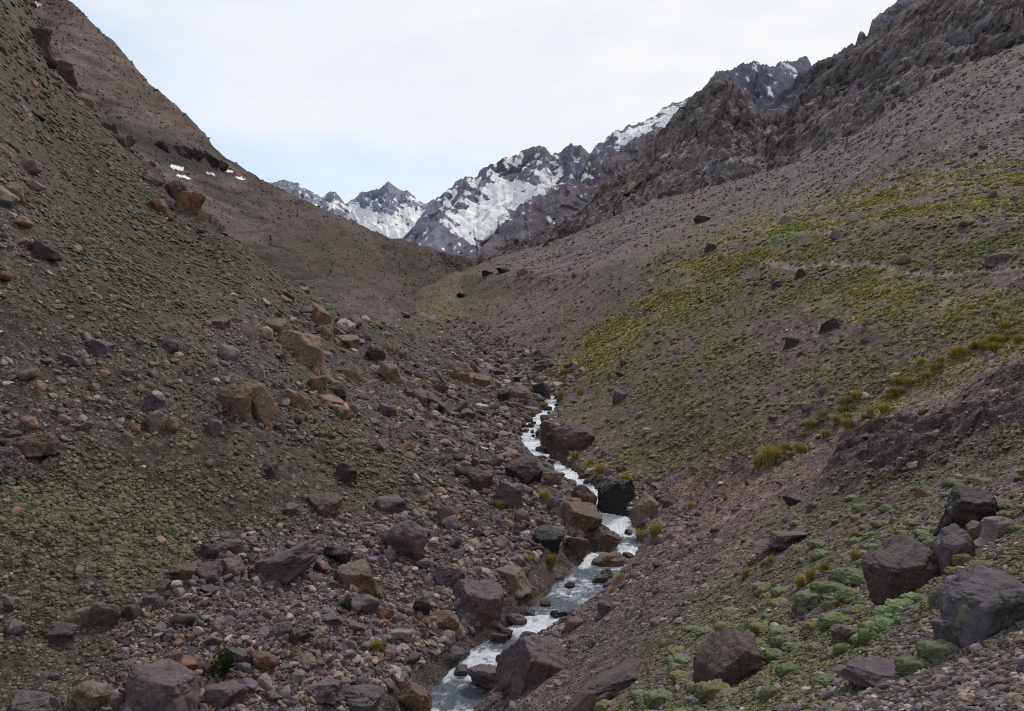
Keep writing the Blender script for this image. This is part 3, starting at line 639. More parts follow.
B = [
 # lower right
 (912, 569, 74, 64, 'W', 'flat', 'dark brown boulder with flat grey top and sheer front above the long green cushion'),
 (1006, 602, 92, 68, 'G', 'block', 'largest grey block at the right edge with a brown underside'),
 (980, 510, 60, 46, 'D', 'ang', 'dark rounded boulder above the grey pair by the right edge'),
 (959, 548, 40, 46, 'G', 'flat', 'grey wedge between the dark rounded boulder and the brown flat-topped one'),
 (985, 637, 78, 46, 'G', 'ang', 'rough grey boulder tucked under the largest grey block'),
 (734, 664, 70, 60, 'W', 'wedge', 'purple-brown pointed boulder ringed by small green cushions, bottom right of centre'),
 (607, 688, 92, 30, 'W', 'ang', 'broad half-buried dark bedrock mound beside the stream at the bottom', -24, .6, 5, 'rock_outcrop'),
 (885, 674, 68, 18, 'V', 'slab', 'long flat purple slab lying among the cushions near the bottom right'),
 (910, 683, 30, 18, 'P', 'slab', 'small purple brick-like rock below the long flat purple slab'),
 (1003, 527, 34, 22, 'L', 'ang', 'pale grey rock beside the dark rounded boulder at the right edge'),
 (984, 533, 30, 24, 'B', 'ang', 'small brown rock wedged under the dark rounded boulder'),
 (795, 538, 44, 14, 'P', 'slab', 'flat purple rock on the bare slope above the flat-topped boulder'),
 (796, 500, 22, 11, 'V', 'ang', 'small slate-coloured rock alone on the bare scree right of the stream'),
 (925, 492, 18, 9, 'B', 'slab', 'small flat brown rock on the bank below the dark outcrop'),
 (852, 636, 36, 20, 'P', 'rnd', 'low dusty purple rock in gravel left of the long green cushion'),
 (478, 379, 36, 16, 'T', 'ang', 'tan eroded crag at the tip of the spur above the stream', 12, .6, 4, 'rock_outcrop'),
 (455, 372, 26, 15, 'B', 'ang', 'brown crag behind the tan one at the tip of the spur', 12, .6, 4, 'rock_outcrop'),
 (497, 383, 16, 10, 'T', 'ang', 'small tan crag lowest at the tip of the spur', 10, .6, 4, 'rock_outcrop'),
 # stream side
 (533, 664, 74, 58, 'P', 'peak', 'big angular purple boulder with a sharp peak at the water edge'),
 (486, 679, 38, 30, 'G', 'rnd', 'rounded grey boulder in the water next to the sharp-peaked one'),
 (411, 699, 40, 32, 'R', 'ang', 'reddish boulder on the left bank at the bottom of the stream'),
 (475, 597, 58, 38, 'P', 'peak', 'pyramid-shaped brown boulder left of the mid stream'),
 (444, 621, 30, 20, 'R', 'ang', 'rusty orange rock just below the pyramid-shaped boulder'),
 (455, 655, 25, 16, 'G', 'rnd', 'small grey rock on the gravel bank left of the water'),
 (421, 606, 18, 20, 'K', 'ang', 'black angular rock on the gravel left of the pyramid-shaped boulder'),
 (571, 439, 50, 34, 'W', 'rnd', 'large brown boulder right of the upper rapids'),
 (553, 434, 24, 26, 'W', 'rnd', 'dark boulder touching the water left of the large brown one at the upper rapids'),
 (618, 500, 38, 42, 'K', 'ang', 'black boulder on the right of the small waterfall'),
 (646, 508, 26, 28, 'T', 'block', 'pale tan block next to the black boulder at the waterfall'),
 (576, 517, 52, 32, 'B', 'peak', 'sloping brown boulder left of the small waterfall'),
 (600, 541, 46, 26, 'W', 'ang', 'dark wet boulder right below the small waterfall'),
 (549, 540, 32, 26, 'K', 'ang', 'near-black hollowed boulder left of the wet one below the waterfall'),
 (574, 545, 30, 20, 'W', 'rnd', 'low dark rock between the hollowed boulder and the wet one'),
 (612, 562, 40, 20, 'B', 'rnd', 'mossy brown rock on the right bank under the waterfall'),
 (584, 494, 26, 20, 'W', 'rnd', 'brown rock on the left lip of the waterfall'),
 (553, 478, 24, 14, 'T', 'rnd', 'smooth tan rock at the water edge above the waterfall'),
 (524, 470, 38, 26, 'D', 'ang', 'dark boulder left of the stream between rapids and waterfall'),
 (480, 481, 28, 22, 'W', 'rnd', 'rounded brown boulder at the foot of the left rubble slope'),
 (507, 495, 30, 30, 'G', 'ang', 'grey block among the rubble left of the waterfall'),
 (555, 505, 16, 18, 'G', 'ang', 'small upright grey stone left of the sloping brown boulder'),
 (522, 517, 16, 14, 'P', 'rnd', 'small round purple stone beside the grey block'),
 (521, 394, 22, 16, 'B', 'ang', 'brown block at the head of the visible stream'),
 (541, 390, 18, 16, 'K', 'ang', 'black rock right of the brown block at the stream head'),
 (447, 577, 36, 24, 'P', 'ang', 'squat purple boulder uphill of the pyramid-shaped one'),
 (510, 577, 34, 18, 'T', 'slab', 'flat pale rock uphill right of the pyramid-shaped boulder'),
 (580, 553, 10, 8, 'G', 'rnd', 'small grey stone breaking the white water below the waterfall'),
 (478, 660, 20, 9, 'W', 'slab', 'flat dark stone in the stream above the rounded grey boulder'),
 (531, 614, 26, 14, 'K', 'ang', 'wet black rock on the left edge of the lower rapids'),
 (548, 611, 18, 8, 'K', 'slab', 'thin wet slab in the water right of the wet black rock'),
 (575, 624, 20, 13, 'B', 'rnd', 'brown mossy stone on the right edge of the lower rapids'),
 (582, 594, 9, 8, 'K', 'ang', 'small black stone standing in the wide shallow water'),
 (608, 608, 20, 12, 'W', 'ang', 'dark stone on the right bank of the wide shallow water'),
 (515, 620, 24, 15, 'G', 'rnd', 'grey rounded stone left of the wet black rock'),
 # terrace left
 (404, 541, 46, 42, 'V', 'rnd', 'dark rounded purple boulder with swirled face on the left terrace'),
 (356, 577, 44, 26, 'B', 'slab', 'brown flat-topped boulder on the gravel below the swirled purple one'),
 (282, 563, 78, 30, 'V', 'slab', 'long tilted slate slab lying across the left gravel', -26),
 (336, 556, 32, 20, 'K', 'ang', 'black rock right of the long tilted slab'),
 (322, 505, 36, 22, 'W', 'rnd', 'brown rounded boulder on the grass above the long tilted slab'),
 (389, 505, 34, 18, 'G', 'rnd', 'grey rounded boulder on the green patch above the swirled purple one'),
 (346, 473, 22, 22, 'D', 'rnd', 'dark upright boulder uphill from the grey rounded one'),
 (289, 509, 16, 12, 'G', 'ang', 'small grey rock left of the brown rounded boulder on the grass'),
 (267, 470, 20, 14, 'D', 'ang', 'dark rock alone on the grass in the middle of the left slope'),
 (160, 692, 72, 48, 'P', 'slab', 'large flat purple slab at the bottom left'),
 (222, 697, 46, 26, 'P', 'slab', 'flat purple-brown slab right of the large one at the bottom left'),
 (262, 661, 30, 20, 'R', 'rnd', 'reddish rounded stone right of the dark bush'),
 (305, 661, 22, 13, 'T', 'rnd', 'tan oval stone right of the reddish rounded one'),
 (264, 682, 16, 16, 'L', 'rnd', 'whitish round cobble below the reddish rounded stone'),
 (246, 687, 20, 16, 'G', 'rnd', 'grey cobble left of the whitish one'),
 (296, 676, 16, 13, 'L', 'ang', 'pale cobble below the tan oval stone'),
 (286, 669, 14, 9, 'G', 'slab', 'flat light grey stone between the reddish and tan ones'),
 (273, 698, 20, 15, 'G', 'rnd', 'bluish grey cobble at the bottom below the whitish cobble'),
 (237, 655, 22, 15, 'G', 'ang', 'grey block touching the dark bush on its right'),
 (242, 667, 16, 11, 'G', 'rnd', 'grey stone just under the block beside the dark bush'),
 (360, 700, 48, 28, 'G', 'ang', 'grey angular boulder at the bottom edge left of the reddish one'),
 (320, 690, 40, 18, 'G', 'slab', 'low mossy grey slab on the bottom gravel'),
 (398, 636, 26, 13, 'L', 'ang', 'pale pink rock on the gravel bank'),
 (384, 613, 20, 13, 'R', 'rnd', 'small reddish rock above the pale pink one'),
 (362, 605, 34, 20, 'G', 'rnd', 'grey sunken boulder with green moss beside it below the brown flat-topped one'),
 (298, 638, 24, 18, 'W', 'ang', 'brown rock in the middle of the bottom-left gravel'),
 (281, 630, 22, 18, 'P', 'ang', 'purple rock leaning on the brown one in the gravel'),
 (330, 620, 26, 10, 'V', 'slab', 'thin dark slab in the gravel left of the grey sunken boulder'),
 (104, 613, 32, 24, 'W', 'ang', 'dark brown boulder on the lower left grass'),
 (76, 616, 26, 17, 'T', 'rnd', 'tan boulder touching the dark brown one on its left'),
 (130, 612, 18, 15, 'D', 'rnd', 'small dark boulder touching the dark brown one on its right'),
 (59, 633, 30, 17, 'D', 'rnd', 'dark low boulder below the tan one on the lower left grass'),
 (90, 697, 36, 32, 'T', 'ang', 'pale brown boulder at the bottom left corner'),
 (115, 701, 18, 18, 'P', 'ang', 'purple stone right of the pale brown corner boulder'),
 (22, 704, 46, 22, 'G', 'ang', 'grey boulder cut by the bottom left corner'),
 (205, 573, 28, 22, 'P', 'ang', 'pinkish brown rock in the cluster at the edge of the grass'),
 (229, 569, 26, 20, 'P', 'ang', 'right neighbour of the pinkish brown rock in the cluster'),
 (208, 552, 34, 18, 'D', 'ang', 'dark rock at the top of the cluster at the edge of the grass'),
 (231, 547, 20, 14, 'P', 'rnd', 'mauve rock at the top right of the same cluster'),
 (184, 573, 24, 16, 'W', 'ang', 'dark brown rock at the left of the same cluster'),
 (183, 667, 24, 17, 'R', 'rnd', 'dark red rock above the large flat purple slab'),
 (133, 682, 22, 14, 'V', 'ang', 'slate rock above the left corner of the large flat purple slab'),
 (198, 667, 16, 14, 'G', 'rnd', 'grey stone between the dark red rock and the bush'),
 (157, 587, 22, 14, 'W', 'ang', 'brown rock alone left of the gravel'),
 (151, 601, 22, 14, 'G', 'ang', 'grey rock below the lone brown rock left of the gravel'),
 # left spur
 (298, 348, 58, 36, 'T', 'slab', 'biggest tan slab-like boulder on the left rubble spur', 18),
 (250, 331, 24, 20, 'L', 'rnd', 'pale pinkish round boulder left of the biggest tan slab'),
 (273, 325, 26, 16, 'T', 'rnd', 'tan boulder between the pale round one and the biggest slab'),
 (315, 314, 34, 18, 'R', 'slab', 'reddish leaning slab on the crest of the spur', 38),
 (322, 331, 20, 14, 'T', 'ang', 'tan block under the reddish leaning slab'),
 (258, 402, 34, 38, 'T', 'ang', 'upright two-toned boulder below the biggest tan slab'),
 (233, 397, 38, 32, 'B', 'ang', 'brown boulder joined to the left of the two-toned one'),
 (293, 398, 36, 16, 'T', 'slab', 'tan tilted slab right of the two-toned boulder', 24),
 (318, 384, 20, 18, 'B', 'rnd', 'brown rounded boulder right of the biggest slab, downhill'),
 (336, 389, 20, 14, 'D', 'rnd', 'dark rounded boulder beside the brown one downhill of the biggest slab'),
 (352, 373, 20, 16, 'B', 'rnd', 'rounded brown rock in the middle of the spur rubble'),
 (388, 373, 24, 20, 'T', 'ang', 'tan boulder above the stream on the right of the spur'),
 (374, 355, 22, 20, 'D', 'ang', 'dark split boulder on the crest right of the biggest slab'),
 (345, 341, 28, 14, 'T', 'ang', 'tan ledge-like boulder on the crest right of the biggest slab'),
 (339, 411, 20, 14, 'T', 'rnd', 'light tan rounded rock below the tilted tan slab'),
 (253, 370, 20, 12, 'L', 'slab', 'small pale rock between the biggest slab and the two-toned boulder'),
 (154, 421, 22, 22, 'T', 'rnd', 'tan rounded boulder standing alone on the left slope'),
 (150, 401, 24, 15, 'V', 'ang', 'slate rock uphill of the lone tan rounded boulder'),
 (213, 427, 18, 16, 'G', 'rnd', 'grey boulder right of the lone tan rounded boulder'),
 (96, 345, 24, 13, 'V', 'rnd', 'bluish grey boulder on the upper left slope'),
 (66, 358, 20, 11, 'V', 'ang', 'slate rock left of the bluish grey boulder'),
 (25, 443, 54, 20, 'W', 'slab', 'wide dark overhanging slab at the left edge'),
 (436, 406, 34, 15, 'D', 'slab', 'dark slab pointing down towards the stream head', 30),
 (416, 396, 22, 15, 'P', 'ang', 'purple rock uphill of the dark pointing slab'),
 (385, 410, 22, 14, 'P', 'ang', 'purple rock below the tan boulder above the stream'),
 (9, 188, 24, 18, 'T', 'rnd', 'tan rounded boulder at the left edge high on the slope'),
 (38, 249, 32, 14, 'D', 'slab', 'dark low rock high on the left slope'),
 (156, 205, 18, 14, 'R', 'ang', 'rusty rock below the spur crest outcrop'),
 (190, 202, 26, 22, 'R', 'ang', 'rusty brown crag on the spur crest below the snow patches'),
 (172, 190, 26, 22, 'W', 'ang', 'dark brown crag left of the rusty one on the spur crest'),
 (150, 180, 22, 14, 'W', 'ang', 'uppermost brown crag on the spur crest'),
 (204, 216, 16, 12, 'T', 'ang', 'tan crag at the lower end of the spur crest outcrop'),
 (168, 345, 20, 12, 'V', 'ang', 'slate rock uphill left of the pale pinkish boulder'),
 (218, 322, 22, 12, 'P', 'ang', 'flat purple rock left of the pale pinkish boulder'),
 (120, 138, 24, 14, 'W', 'ang', 'brown crag on the spur crest under the pinkish hillside', 0, .7, 4, 'rock_outcrop'),
 (102, 120, 22, 15, 'D', 'ang', 'dark crag above the brown one on the spur crest', 10, .7, 4, 'rock_outcrop'),
 (80, 96, 24, 14, 'B', 'ang', 'tan-brown crag higher still on the spur crest', 15, .7, 4, 'rock_outcrop'),
 (58, 66, 26, 18, 'W', 'ang', 'tall crag on the spur crest near the top left', 10, .7, 4, 'rock_outcrop'),
 (34, 30, 26, 18, 'D', 'ang', 'uppermost dark crag of the spur crest at the top left', 10, .7, 4, 'rock_outcrop'),
 # right slope
 (703, 219, 18, 9, 'D', 'ang', 'dark block at the top edge of the green slope'),
 (792, 218, 18, 8, 'L', 'slab', 'pale flat rock above the bright green patch'),
 (712, 247, 13, 7, 'D', 'rnd', 'small dark rock in the upper green slope'),
 (795, 341, 18, 10, 'D', 'rnd', 'dark rounded rock in the middle of the right slope'),
 (836, 323, 24, 12, 'D', 'ang', 'dark jagged rock on the yellow grass of the right slope'),
 (802, 274, 10, 13, 'D', 'ang', 'upright dark stone just under the trail'),
 (1005, 256, 28, 12, 'V', 'ang', 'dark slate rock beside the trail at the right edge'),
 (778, 283, 12, 7, 'V', 'ang', 'slate stone left below the upright dark stone'),
 (505, 270, 16, 8, 'K', 'ang', 'black rock at the top of the valley shoulder'),
 (488, 273, 12, 6, 'K', 'ang', 'small black rock left on the valley shoulder'),
 (523, 272, 12, 8, 'T', 'rnd', 'pale round boulder at the top of the valley shoulder'),
 (463, 295, 14, 7, 'D', 'ang', 'dark rock below the green strip of the valley shoulder'),
 (546, 365, 24, 12, 'D', 'ang', 'dark boulder at the right of the upper stream bed'),
 (572, 366, 16, 8, 'D', 'ang', 'low dark rock right of the boulder at the upper stream bed'),
 (620, 397, 14, 14, 'G', 'ang', 'grey rock alone above the right bank of the rapids'),
 (540, 401, 10, 7, 'D', 'rnd', 'small dark stone at the top of the visible water'),
 (404, 315, 12, 8, 'W', 'ang', 'brown rock at the notch behind the spur'),
 (622, 374, 12, 6, 'D', 'ang', 'dark stone low on the green slope'),
 (545, 418, 10, 7, 'W', 'rnd', 'small stone between two threads of the upper rapids'),
]
for b in B: boulder(*b[:7], *(b[7:]))

# ------------------------------------------------------------------ loose rocks as individuals (largest) and rubble
TPL_M = [new_mesh('rock', *(lambda r: ((r[0] - r[0].mean(0)), r[1]))(rock_shape(300 + k, 3, ('ang', 'ang', 'rnd', 'slab')[k % 4])), None, True) for k in range(18)]
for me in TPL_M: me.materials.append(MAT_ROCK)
run = np.minimum.accumulate(np.where(np.arange(nR)[None] < 150, 9999, ROW), axis=1)
seen = (ROW <= run + 12) & (PXg > -60) & (PXg < 1084) & (Yg > 6) & (ROW < 760)
dR = np.abs(np.gradient(ROW, axis=1)); 
area = np.where(seen, np.clip(dR, .12, 4), 0) * np.gradient(cols)[:, None]
instream = (np.abs(DL) < np.clip(hw_f(Yg), .7, 2.9) * .95) & (Yg < 118)
def pick(wt, n, rng):
    p = np.cumsum((wt * area).ravel().astype(np.float64)); 
    k = np.searchsorted(p, rng.uniform(0, p[-1], n)); return np.unravel_index(np.clip(k, 0, Z.size - 1), Z.shape)

def stone_colour(n, rng, i=None, j=None):
    keys = np.array([PAL[c] for c in 'PPBGGWTVRGLDPTLV']); c = keys[rng.integers(0, len(keys), n)] * rng.uniform(.65, 1.55, (n, 1))
    if i is not None:
        loc = C[i, j]; c = c * .85 + .2 * loc
    return c * np.array([1.14, 1.13, 1.16])

REG = [('left', 'loose brown and grey rock among the rubble left of the stream', 'loose rocks left of the stream'),
       ('right', 'loose purplish rock on the slope right of the stream', 'loose rocks right of the stream'),
       ('water', 'wet stone standing in or right beside the stream', 'wet stones in the stream')]
dZx = np.gradient(Zb, axis=0) / np.gradient(cols)[:, None] * F / Yg
dZy = np.gradient(Zb, axis=1) / np.gradient(ys)[None] - dZx * (PXg - CX) / F
dZx = np.clip(dZx, -1.1, 1.1); dZy = np.clip(dZy, -1.1, 1.1)
wt_mid = (m['rubble'] ** 1.5 * (.25 + (1 - sstep(5, 22, DL)) * (DL > 0) + .7 * (ROWb < 440)) + .10 * m['bare'] + .06 * m['talus'] + .05 + .12 * m['cush']) * (~instream) * (Yg < 190)
rng = np.random.default_rng(5)
nm = 236
mi, mj = pick(wt_mid, nm, rng)
size_px = 9 + 14 * rng.random(nm) ** 2.0
for k in range(nm):
    i, j = mi[k], mj[k]; y = ys[j]; s = size_px[k] * y / F
    s = min(s, 2.3) * (.7 if DL[i, j] < 0 else 1)
    o = bpy.data.objects.new('rock', TPL_M[k % len(TPL_M)]); COL.objects.link(o)
    r = REG[0] if DL[i, j] > 0 else REG[1]
    o['label'] = r[1]; o['category'] = 'rock'; o['group'] = r[2]
    o.location = (Xg[i, j], y, Z[i, j] + s * .16); o.scale = s * rng.uniform(.42, .66, 3) * [1, 1, .8]; o.rotation_euler = rng.uniform(-.5, .5, 3) + [0, 0, rng.uniform(0, 6.28)]
    o.color = (*stone_colour(1, rng, i, j)[0], 1)
# wet stones along the water
for k in range(64):
    y = float((rng.uniform(27, 60), rng.uniform(37, 46), rng.uniform(30, 60))[k % 3]); sd = rng.choice([-1, 1]); hw = float(np.clip(hw_f(y), .7, 2.4)); x = float(xs_f(y)) + sd * hw * rng.uniform(.2, 1.3)
    s = float(rng.uniform(.22, .62)) * (1 + y / 110)
    o = bpy.data.objects.new('wet_stone', TPL_M[k % len(TPL_M)]); COL.objects.link(o)
    o['label'] = REG[2][1]; o['category'] = 'rock'; o['group'] = REG[2][2]
    o.location = (x, y, float(zs_f(y)) - .12 + s * .08); o.scale = np.array([1, 1, .7]) * s * rng.uniform(.5, .75, 3); o.rotation_euler = (rng.uniform(-.3, .3), rng.uniform(-.3, .3), rng.uniform(0, 6.28))
    o.color = (*(np.array(PAL['D']) * rng.uniform(.7, 1.8)), 1)

for k in range(30):
    y = float(rng.uniform(57, 100)); hw = float(np.clip(hw_f(y), .7, 2.4)); x = float(xs_f(y)) + hw * rng.uniform(-.95, .95); s = float(rng.uniform(.35, .95))
    o = bpy.data.objects.new('wet_stone', TPL_M[(k * 5) % len(TPL_M)]); COL.objects.link(o)
    o['label'] = REG[2][1]; o['category'] = 'rock'; o['group'] = REG[2][2]
    o.location = (x, y, float(zs_f(y)) - .1 + s * .12); o.scale = np.array([1, 1, .8]) * s * rng.uniform(.5, .75, 3); o.rotation_euler = (rng.uniform(-.3, .3), rng.uniform(-.3, .3), rng.uniform(0, 6.28))
    o.color = (*(np.array(PAL['D']) * rng.uniform(.7, 1.6)), 1)

def scatter(name, tpls, i, j, size, flat, colr, mat, tiltamp, sink, kind='stuff', smooth=False, drape=.25, rng=rng):
    Vs, Ts, Cs = [], [], []; off = 0; n = len(i)
    which = rng.integers(0, len(tpls), n)
    px_step = np.gradient(cols)[i] * ys[j] / F; ystep = np.gradient(ys)[j]
    X = Xg[i, j] + rng.uniform(-.5, .5, n) * px_step; Y = Yg[i, j] + rng.uniform(-.5, .5, n) * ystep; ZZ = Z[i, j] + dZx[i, j] * 0
    for t, (P, T, shade) in enumerate(tpls):
        k = np.where(which == t)[0]
        if not len(k): continue
        a = rng.uniform(0, 2 * math.pi, len(k)); ta = rng.uniform(-tiltamp, tiltamp, len(k))
        ca, sa, ct, st = np.cos(a), np.sin(a), np.cos(ta), np.sin(ta)
        sc = size[k][:, None] * rng.uniform(.75, 1.3, (len(k), 3)) * np.array([1, 1, flat])
        Q = P[None] * sc[:, None]
        y1 = Q[..., 1] * ct[:, None] - Q[..., 2] * st[:, None]; z1 = Q[..., 1] * st[:, None] + Q[..., 2] * ct[:, None]
        x2 = Q[..., 0] * ca[:, None] - y1 * sa[:, None]; y2 = Q[..., 0] * sa[:, None] + y1 * ca[:, None]
        z1 = z1 + drape * (dZx[i, j][k][:, None] * x2 + dZy[i, j][k][:, None] * y2)
        W = np.stack([x2 + X[k][:, None], y2 + Y[k][:, None], z1 + (ZZ[k] + sink * size[k])[:, None]], -1)
        Vs.append(W.reshape(-1, 3)); Cs.append((colr[k][:, None] * shade[None, :, None]).reshape(-1, 3))
        Ts.append((T[None] + (off + np.arange(len(k)) * len(P))[:, None, None]).reshape(-1, T.shape[1])); off += len(k) * len(P)
    return link(name, new_mesh(name, np.concatenate(Vs), np.concatenate(Ts), np.concatenate(Cs), smooth), mat, kind=kind)

def norm(P): return (P - P.mean(0)) / np.abs(P).max()
TS = [(norm(rock_shape(500 + k, 1, ('ang', 'slab', 'ang', 'rnd')[k % 4])[0]), ICO[1][1], np.ones(42)) for k in range(14)]
TL = [(norm(rock_shape(560 + k, 2, ('ang', 'slab', 'ang', 'rnd')[k % 4])[0]), ICO[2][1], np.ones(162)) for k in range(14)]

TF = [(norm(rock_shape(600 + k, 0, ('ang', 'slab')[k % 2])[0]), ICO[0][1], np.ones(12)) for k in range(14)]
corr = m['rubble'] * (.35 + .65 * (1 - sstep(6, 24, DL))) + .9 * (np.abs(DL) < np.clip(hw_f(Yg), .7, 2.9) + 2.6) * (Yg < 120)
# coarse rubble
tal_top = m['talus'] * np.exp(-np.clip(ROWb - talus_row(np.clip(PXg, 480, 1060)), 0, 400) / 16)
wt = (1.1 * tal_top + corr ** 1.3 * 1.2 + 3.0 * (np.abs(DL) < 6.5) * (Yg > 108) * (Yg < 260) + .25 * (DL > 12) * (ROW < 130) + .12 * m['gravel'] + .06 * m['bare'] + .10 * m['talus'] + .03 + .12 * m['cush'] ) * (~instream) * (1 - .85 * np.clip(m['outcrop'], 0, 1))
n = 8000; i, j = pick(wt, n, rng); y = ys[j]
size = np.clip((2.2 + 4.6 * rng.random(n) ** 2.4) * y / F, .07, .8)
scatter('coarse_rubble', TL, i, j, size, .78, stone_colour(n, rng, i, j), MAT_STONES, .7, .12)
# medium rubble
wt = (1.6 * tal_top + corr * .9 + .5 * m['gravel'] + .2 * m['bare'] + .3 * m['talus'] + .10 + .35 * m['cush'] + .05 * m['vegL']) * (~instream) * (1 - .85 * np.clip(m['outcrop'], 0, 1))
n = 26000; i, j = pick(wt, n, rng); y = ys[j]
size = np.clip((1.05 + 1.6 * rng.random(n) ** 2) * y / F, .04, .6)
scatter('rubble', TS, i, j, size, .75, stone_colour(n, rng, i, j) * rng.uniform(.75, 1.4, (n, 1)), MAT_STONES, .7, .12)
# fine gravel and scree chips
wt = (corr * .6 + 1.2 * m['gravel'] + .8 * m['bare'] + .6 * m['talus'] + .25 + .5 * m['cush'] + .1 * m['vegL']) * (~instream) * (1 - .7 * np.clip(m['outcrop'], 0, 1))
n = 90000; i, j = pick(wt, n, rng); y = ys[j]
size = np.clip((.55 + .75 * rng.random(n) ** 2) * y / F, .012, .3)
scatter('gravel', TF, i, j, size, .7, stone_colour(n, rng, i, j) * rng.uniform(.75, 1.45, (n, 1)), MAT_STONES, .8, .2)

# ------------------------------------------------------------------ cushion plants
def cushion_shape(seed, sub, fuzz):
    V, T = ICO[sub]; r = np.random.default_rng(seed); o = r.uniform(0, 30, 3)
    P = V.copy(); P[:, 2] = np.where(P[:, 2] < 0, P[:, 2] * .35, P[:, 2])
    n = pn3(P[:, 0] * 1.7 + o[0], P[:, 1] * 1.7 + o[1], P[:, 2] * 1.7 + o[2], 3) * .28 + pn3(P[:, 0] * 5 + o[0], P[:, 1] * 5, P[:, 2] * 5, 4) * .12
    n = n + (pn3(P[:, 0] * 11 + o[1], P[:, 1] * 11, P[:, 2] * 11, 5) * .07 if sub > 3 else 0)
    P = P * (1 + n + fuzz * r.uniform(-1, 1, len(P)))[:, None]
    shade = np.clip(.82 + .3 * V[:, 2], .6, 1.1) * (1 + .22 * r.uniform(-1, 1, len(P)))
    return P, T, shade
CB = [cushion_shape(700 + k, 4, .035) for k in range(8)]
CS = [cushion_shape(740 + k, 2, .03) for k in range(10)]
def plant_colour(n, rng, i, j):
    a = np.array([[.100, .125, .070], [.085, .115, .050], [.125, .135, .085], [.135, .130, .055], [.095, .105, .075]])
    return a[rng.integers(0, 5, n)] * rng.uniform(.75, 1.25, (n, 1))
def plant_mesh(P, T, shade, base):
    n_ = pn3(P[:, 0] * 2.1 + 3, P[:, 1] * 2.1, P[:, 2] * 2.1 + len(base), 6) + .6 * pn3(P[:, 0] * 7, P[:, 1] * 7, P[:, 2] * 7, 8)
    k_ = np.clip((n_ - .25) * 2.5, 0, 1)[:, None]
    return new_mesh('cushion_plant', P, T, (np.asarray(base)[None] * (1 - k_) + np.array([[.16, .125, .085]]) * k_) * shade[:, None], True)
CM = []
for k, (P, T, sh) in enumerate(CB):
    for base in ([.165, .195, .095], [.180, .195, .125], [.195, .180, .085]):
        me = plant_mesh(P, T, sh, base); me.materials.append(MAT_PLANT); CM.append(me)
def cushion_at(px, row, w, h, k, label, group=None, rz=0, asp=1.0):
    q, i, j = hit(px, row + h * .3); s = q[1] / F
    o = bpy.data.objects.new('cushion_plant', CM[k % len(CM)]); COL.objects.link(o)
    o['label'] = label; o['category'] = 'cushion plant'
    if group: o['group'] = group
    o.location = (q[0], q[1] + w * s * .25, q[2] - .02); o.scale = (w * s * .5, w * s * .5 * asp, h * s * .72); o.rotation_euler = (0, 0, rz)
for a in [(872, 638, 22, 16, 3, 'small lobe at the foot of the long bright green cushion'),
          (846, 650, 22, 12, 3, 'small round green cushion left below the long bright green one'), (1000, 700, 72, 40, 4, 'big dull green cushion in the bottom right corner'),
          (918, 700, 34, 18, 0, 'bright green cushion right at the bottom edge under the purple slabs'), (944, 664, 40, 22, 1, 'grey-green cushion beside the long flat purple slab'),
          (832, 590, 34, 15, 0, 'wide low green cushion left of the dark brown flat-topped boulder'), (812, 600, 30, 18, 1, 'pale cushion left of the wide low green one'), (848, 578, 28, 18, 4, 'pale cushion uphill of the wide low green one'),
          (840, 622, 34, 14, 3, 'flat green cushion left of the long bright green one'), (1008, 592, 34, 26, 2, 'olive cushion in front of the largest grey block'), (938, 600, 18, 22, 0, 'green cushion in the gap left of the largest grey block'),
          (935, 548, 26, 20, 1, 'pale cushion on top behind the dark brown flat-topped boulder'), (787, 645, 28, 18, 1, 'grey-green cushion right of the pointed purple boulder'), (790, 671, 24, 14, 0, 'fresh green cushion in gravel right of the pointed purple boulder'),
          (716, 693, 36, 20, 2, 'yellowish cushion at the foot of the pointed purple boulder'), (771, 694, 20, 16, 1, 'green cushion below the pointed purple boulder on gravel'), (640, 690, 14, 8, 0, 'lone bright cushion on the half-buried dark mound'),
          (965, 560, 18, 14, 2, 'olive cushion right of the grey wedge'), (1016, 676, 26, 20, 0, 'green cushion above the big dull one in the corner'), (660, 700, 30, 16, 1, 'green cushion patch at the bottom centre right of the dark mound')]:
    cushion_at(*a, None, random.uniform(-.6, .6), random.uniform(.7, 1.1))
def long_mat(p0, p1, label):
    a, _, _ = hit(*p0); b, _, _ = hit(*p1); L_ = np.linalg.norm(b - a); Vs, Ts, Cs, off = [], [], [], 0
    for k in range(9):
        P, T, sh = CB[k % 8]; t = k / 8; sz = L_ * (.13 + .05 * math.sin(t * 3.1) + random.uniform(-.02, .03)); c = a + (b - a) * t + np.array([random.uniform(-.05, .05), random.uniform(-.06, .06), 0])
        Vs.append(P * [sz, sz, sz * .62] + c - a); Ts.append(T + off); Cs.append(np.array([[.175, .225, .105]]) * sh[:, None] * random.uniform(.85, 1.12)); off += len(P)
    o = link('cushion_plant', new_mesh('cushion_plant', np.concatenate(Vs), np.concatenate(Ts), np.concatenate(Cs)), MAT_PLANT, label, 'cushion plant'); o.location = a
long_mat((866, 642), (910, 602), 'long bright green cushion mat running diagonally up the gravel')
nc = 225
i, j = pick(np.where((m['cush'] > .3) & (Yg < 34) & (Xg > 1.0), m['cush'] ** 1.5, 0) * (ROW > 470), nc, rng)
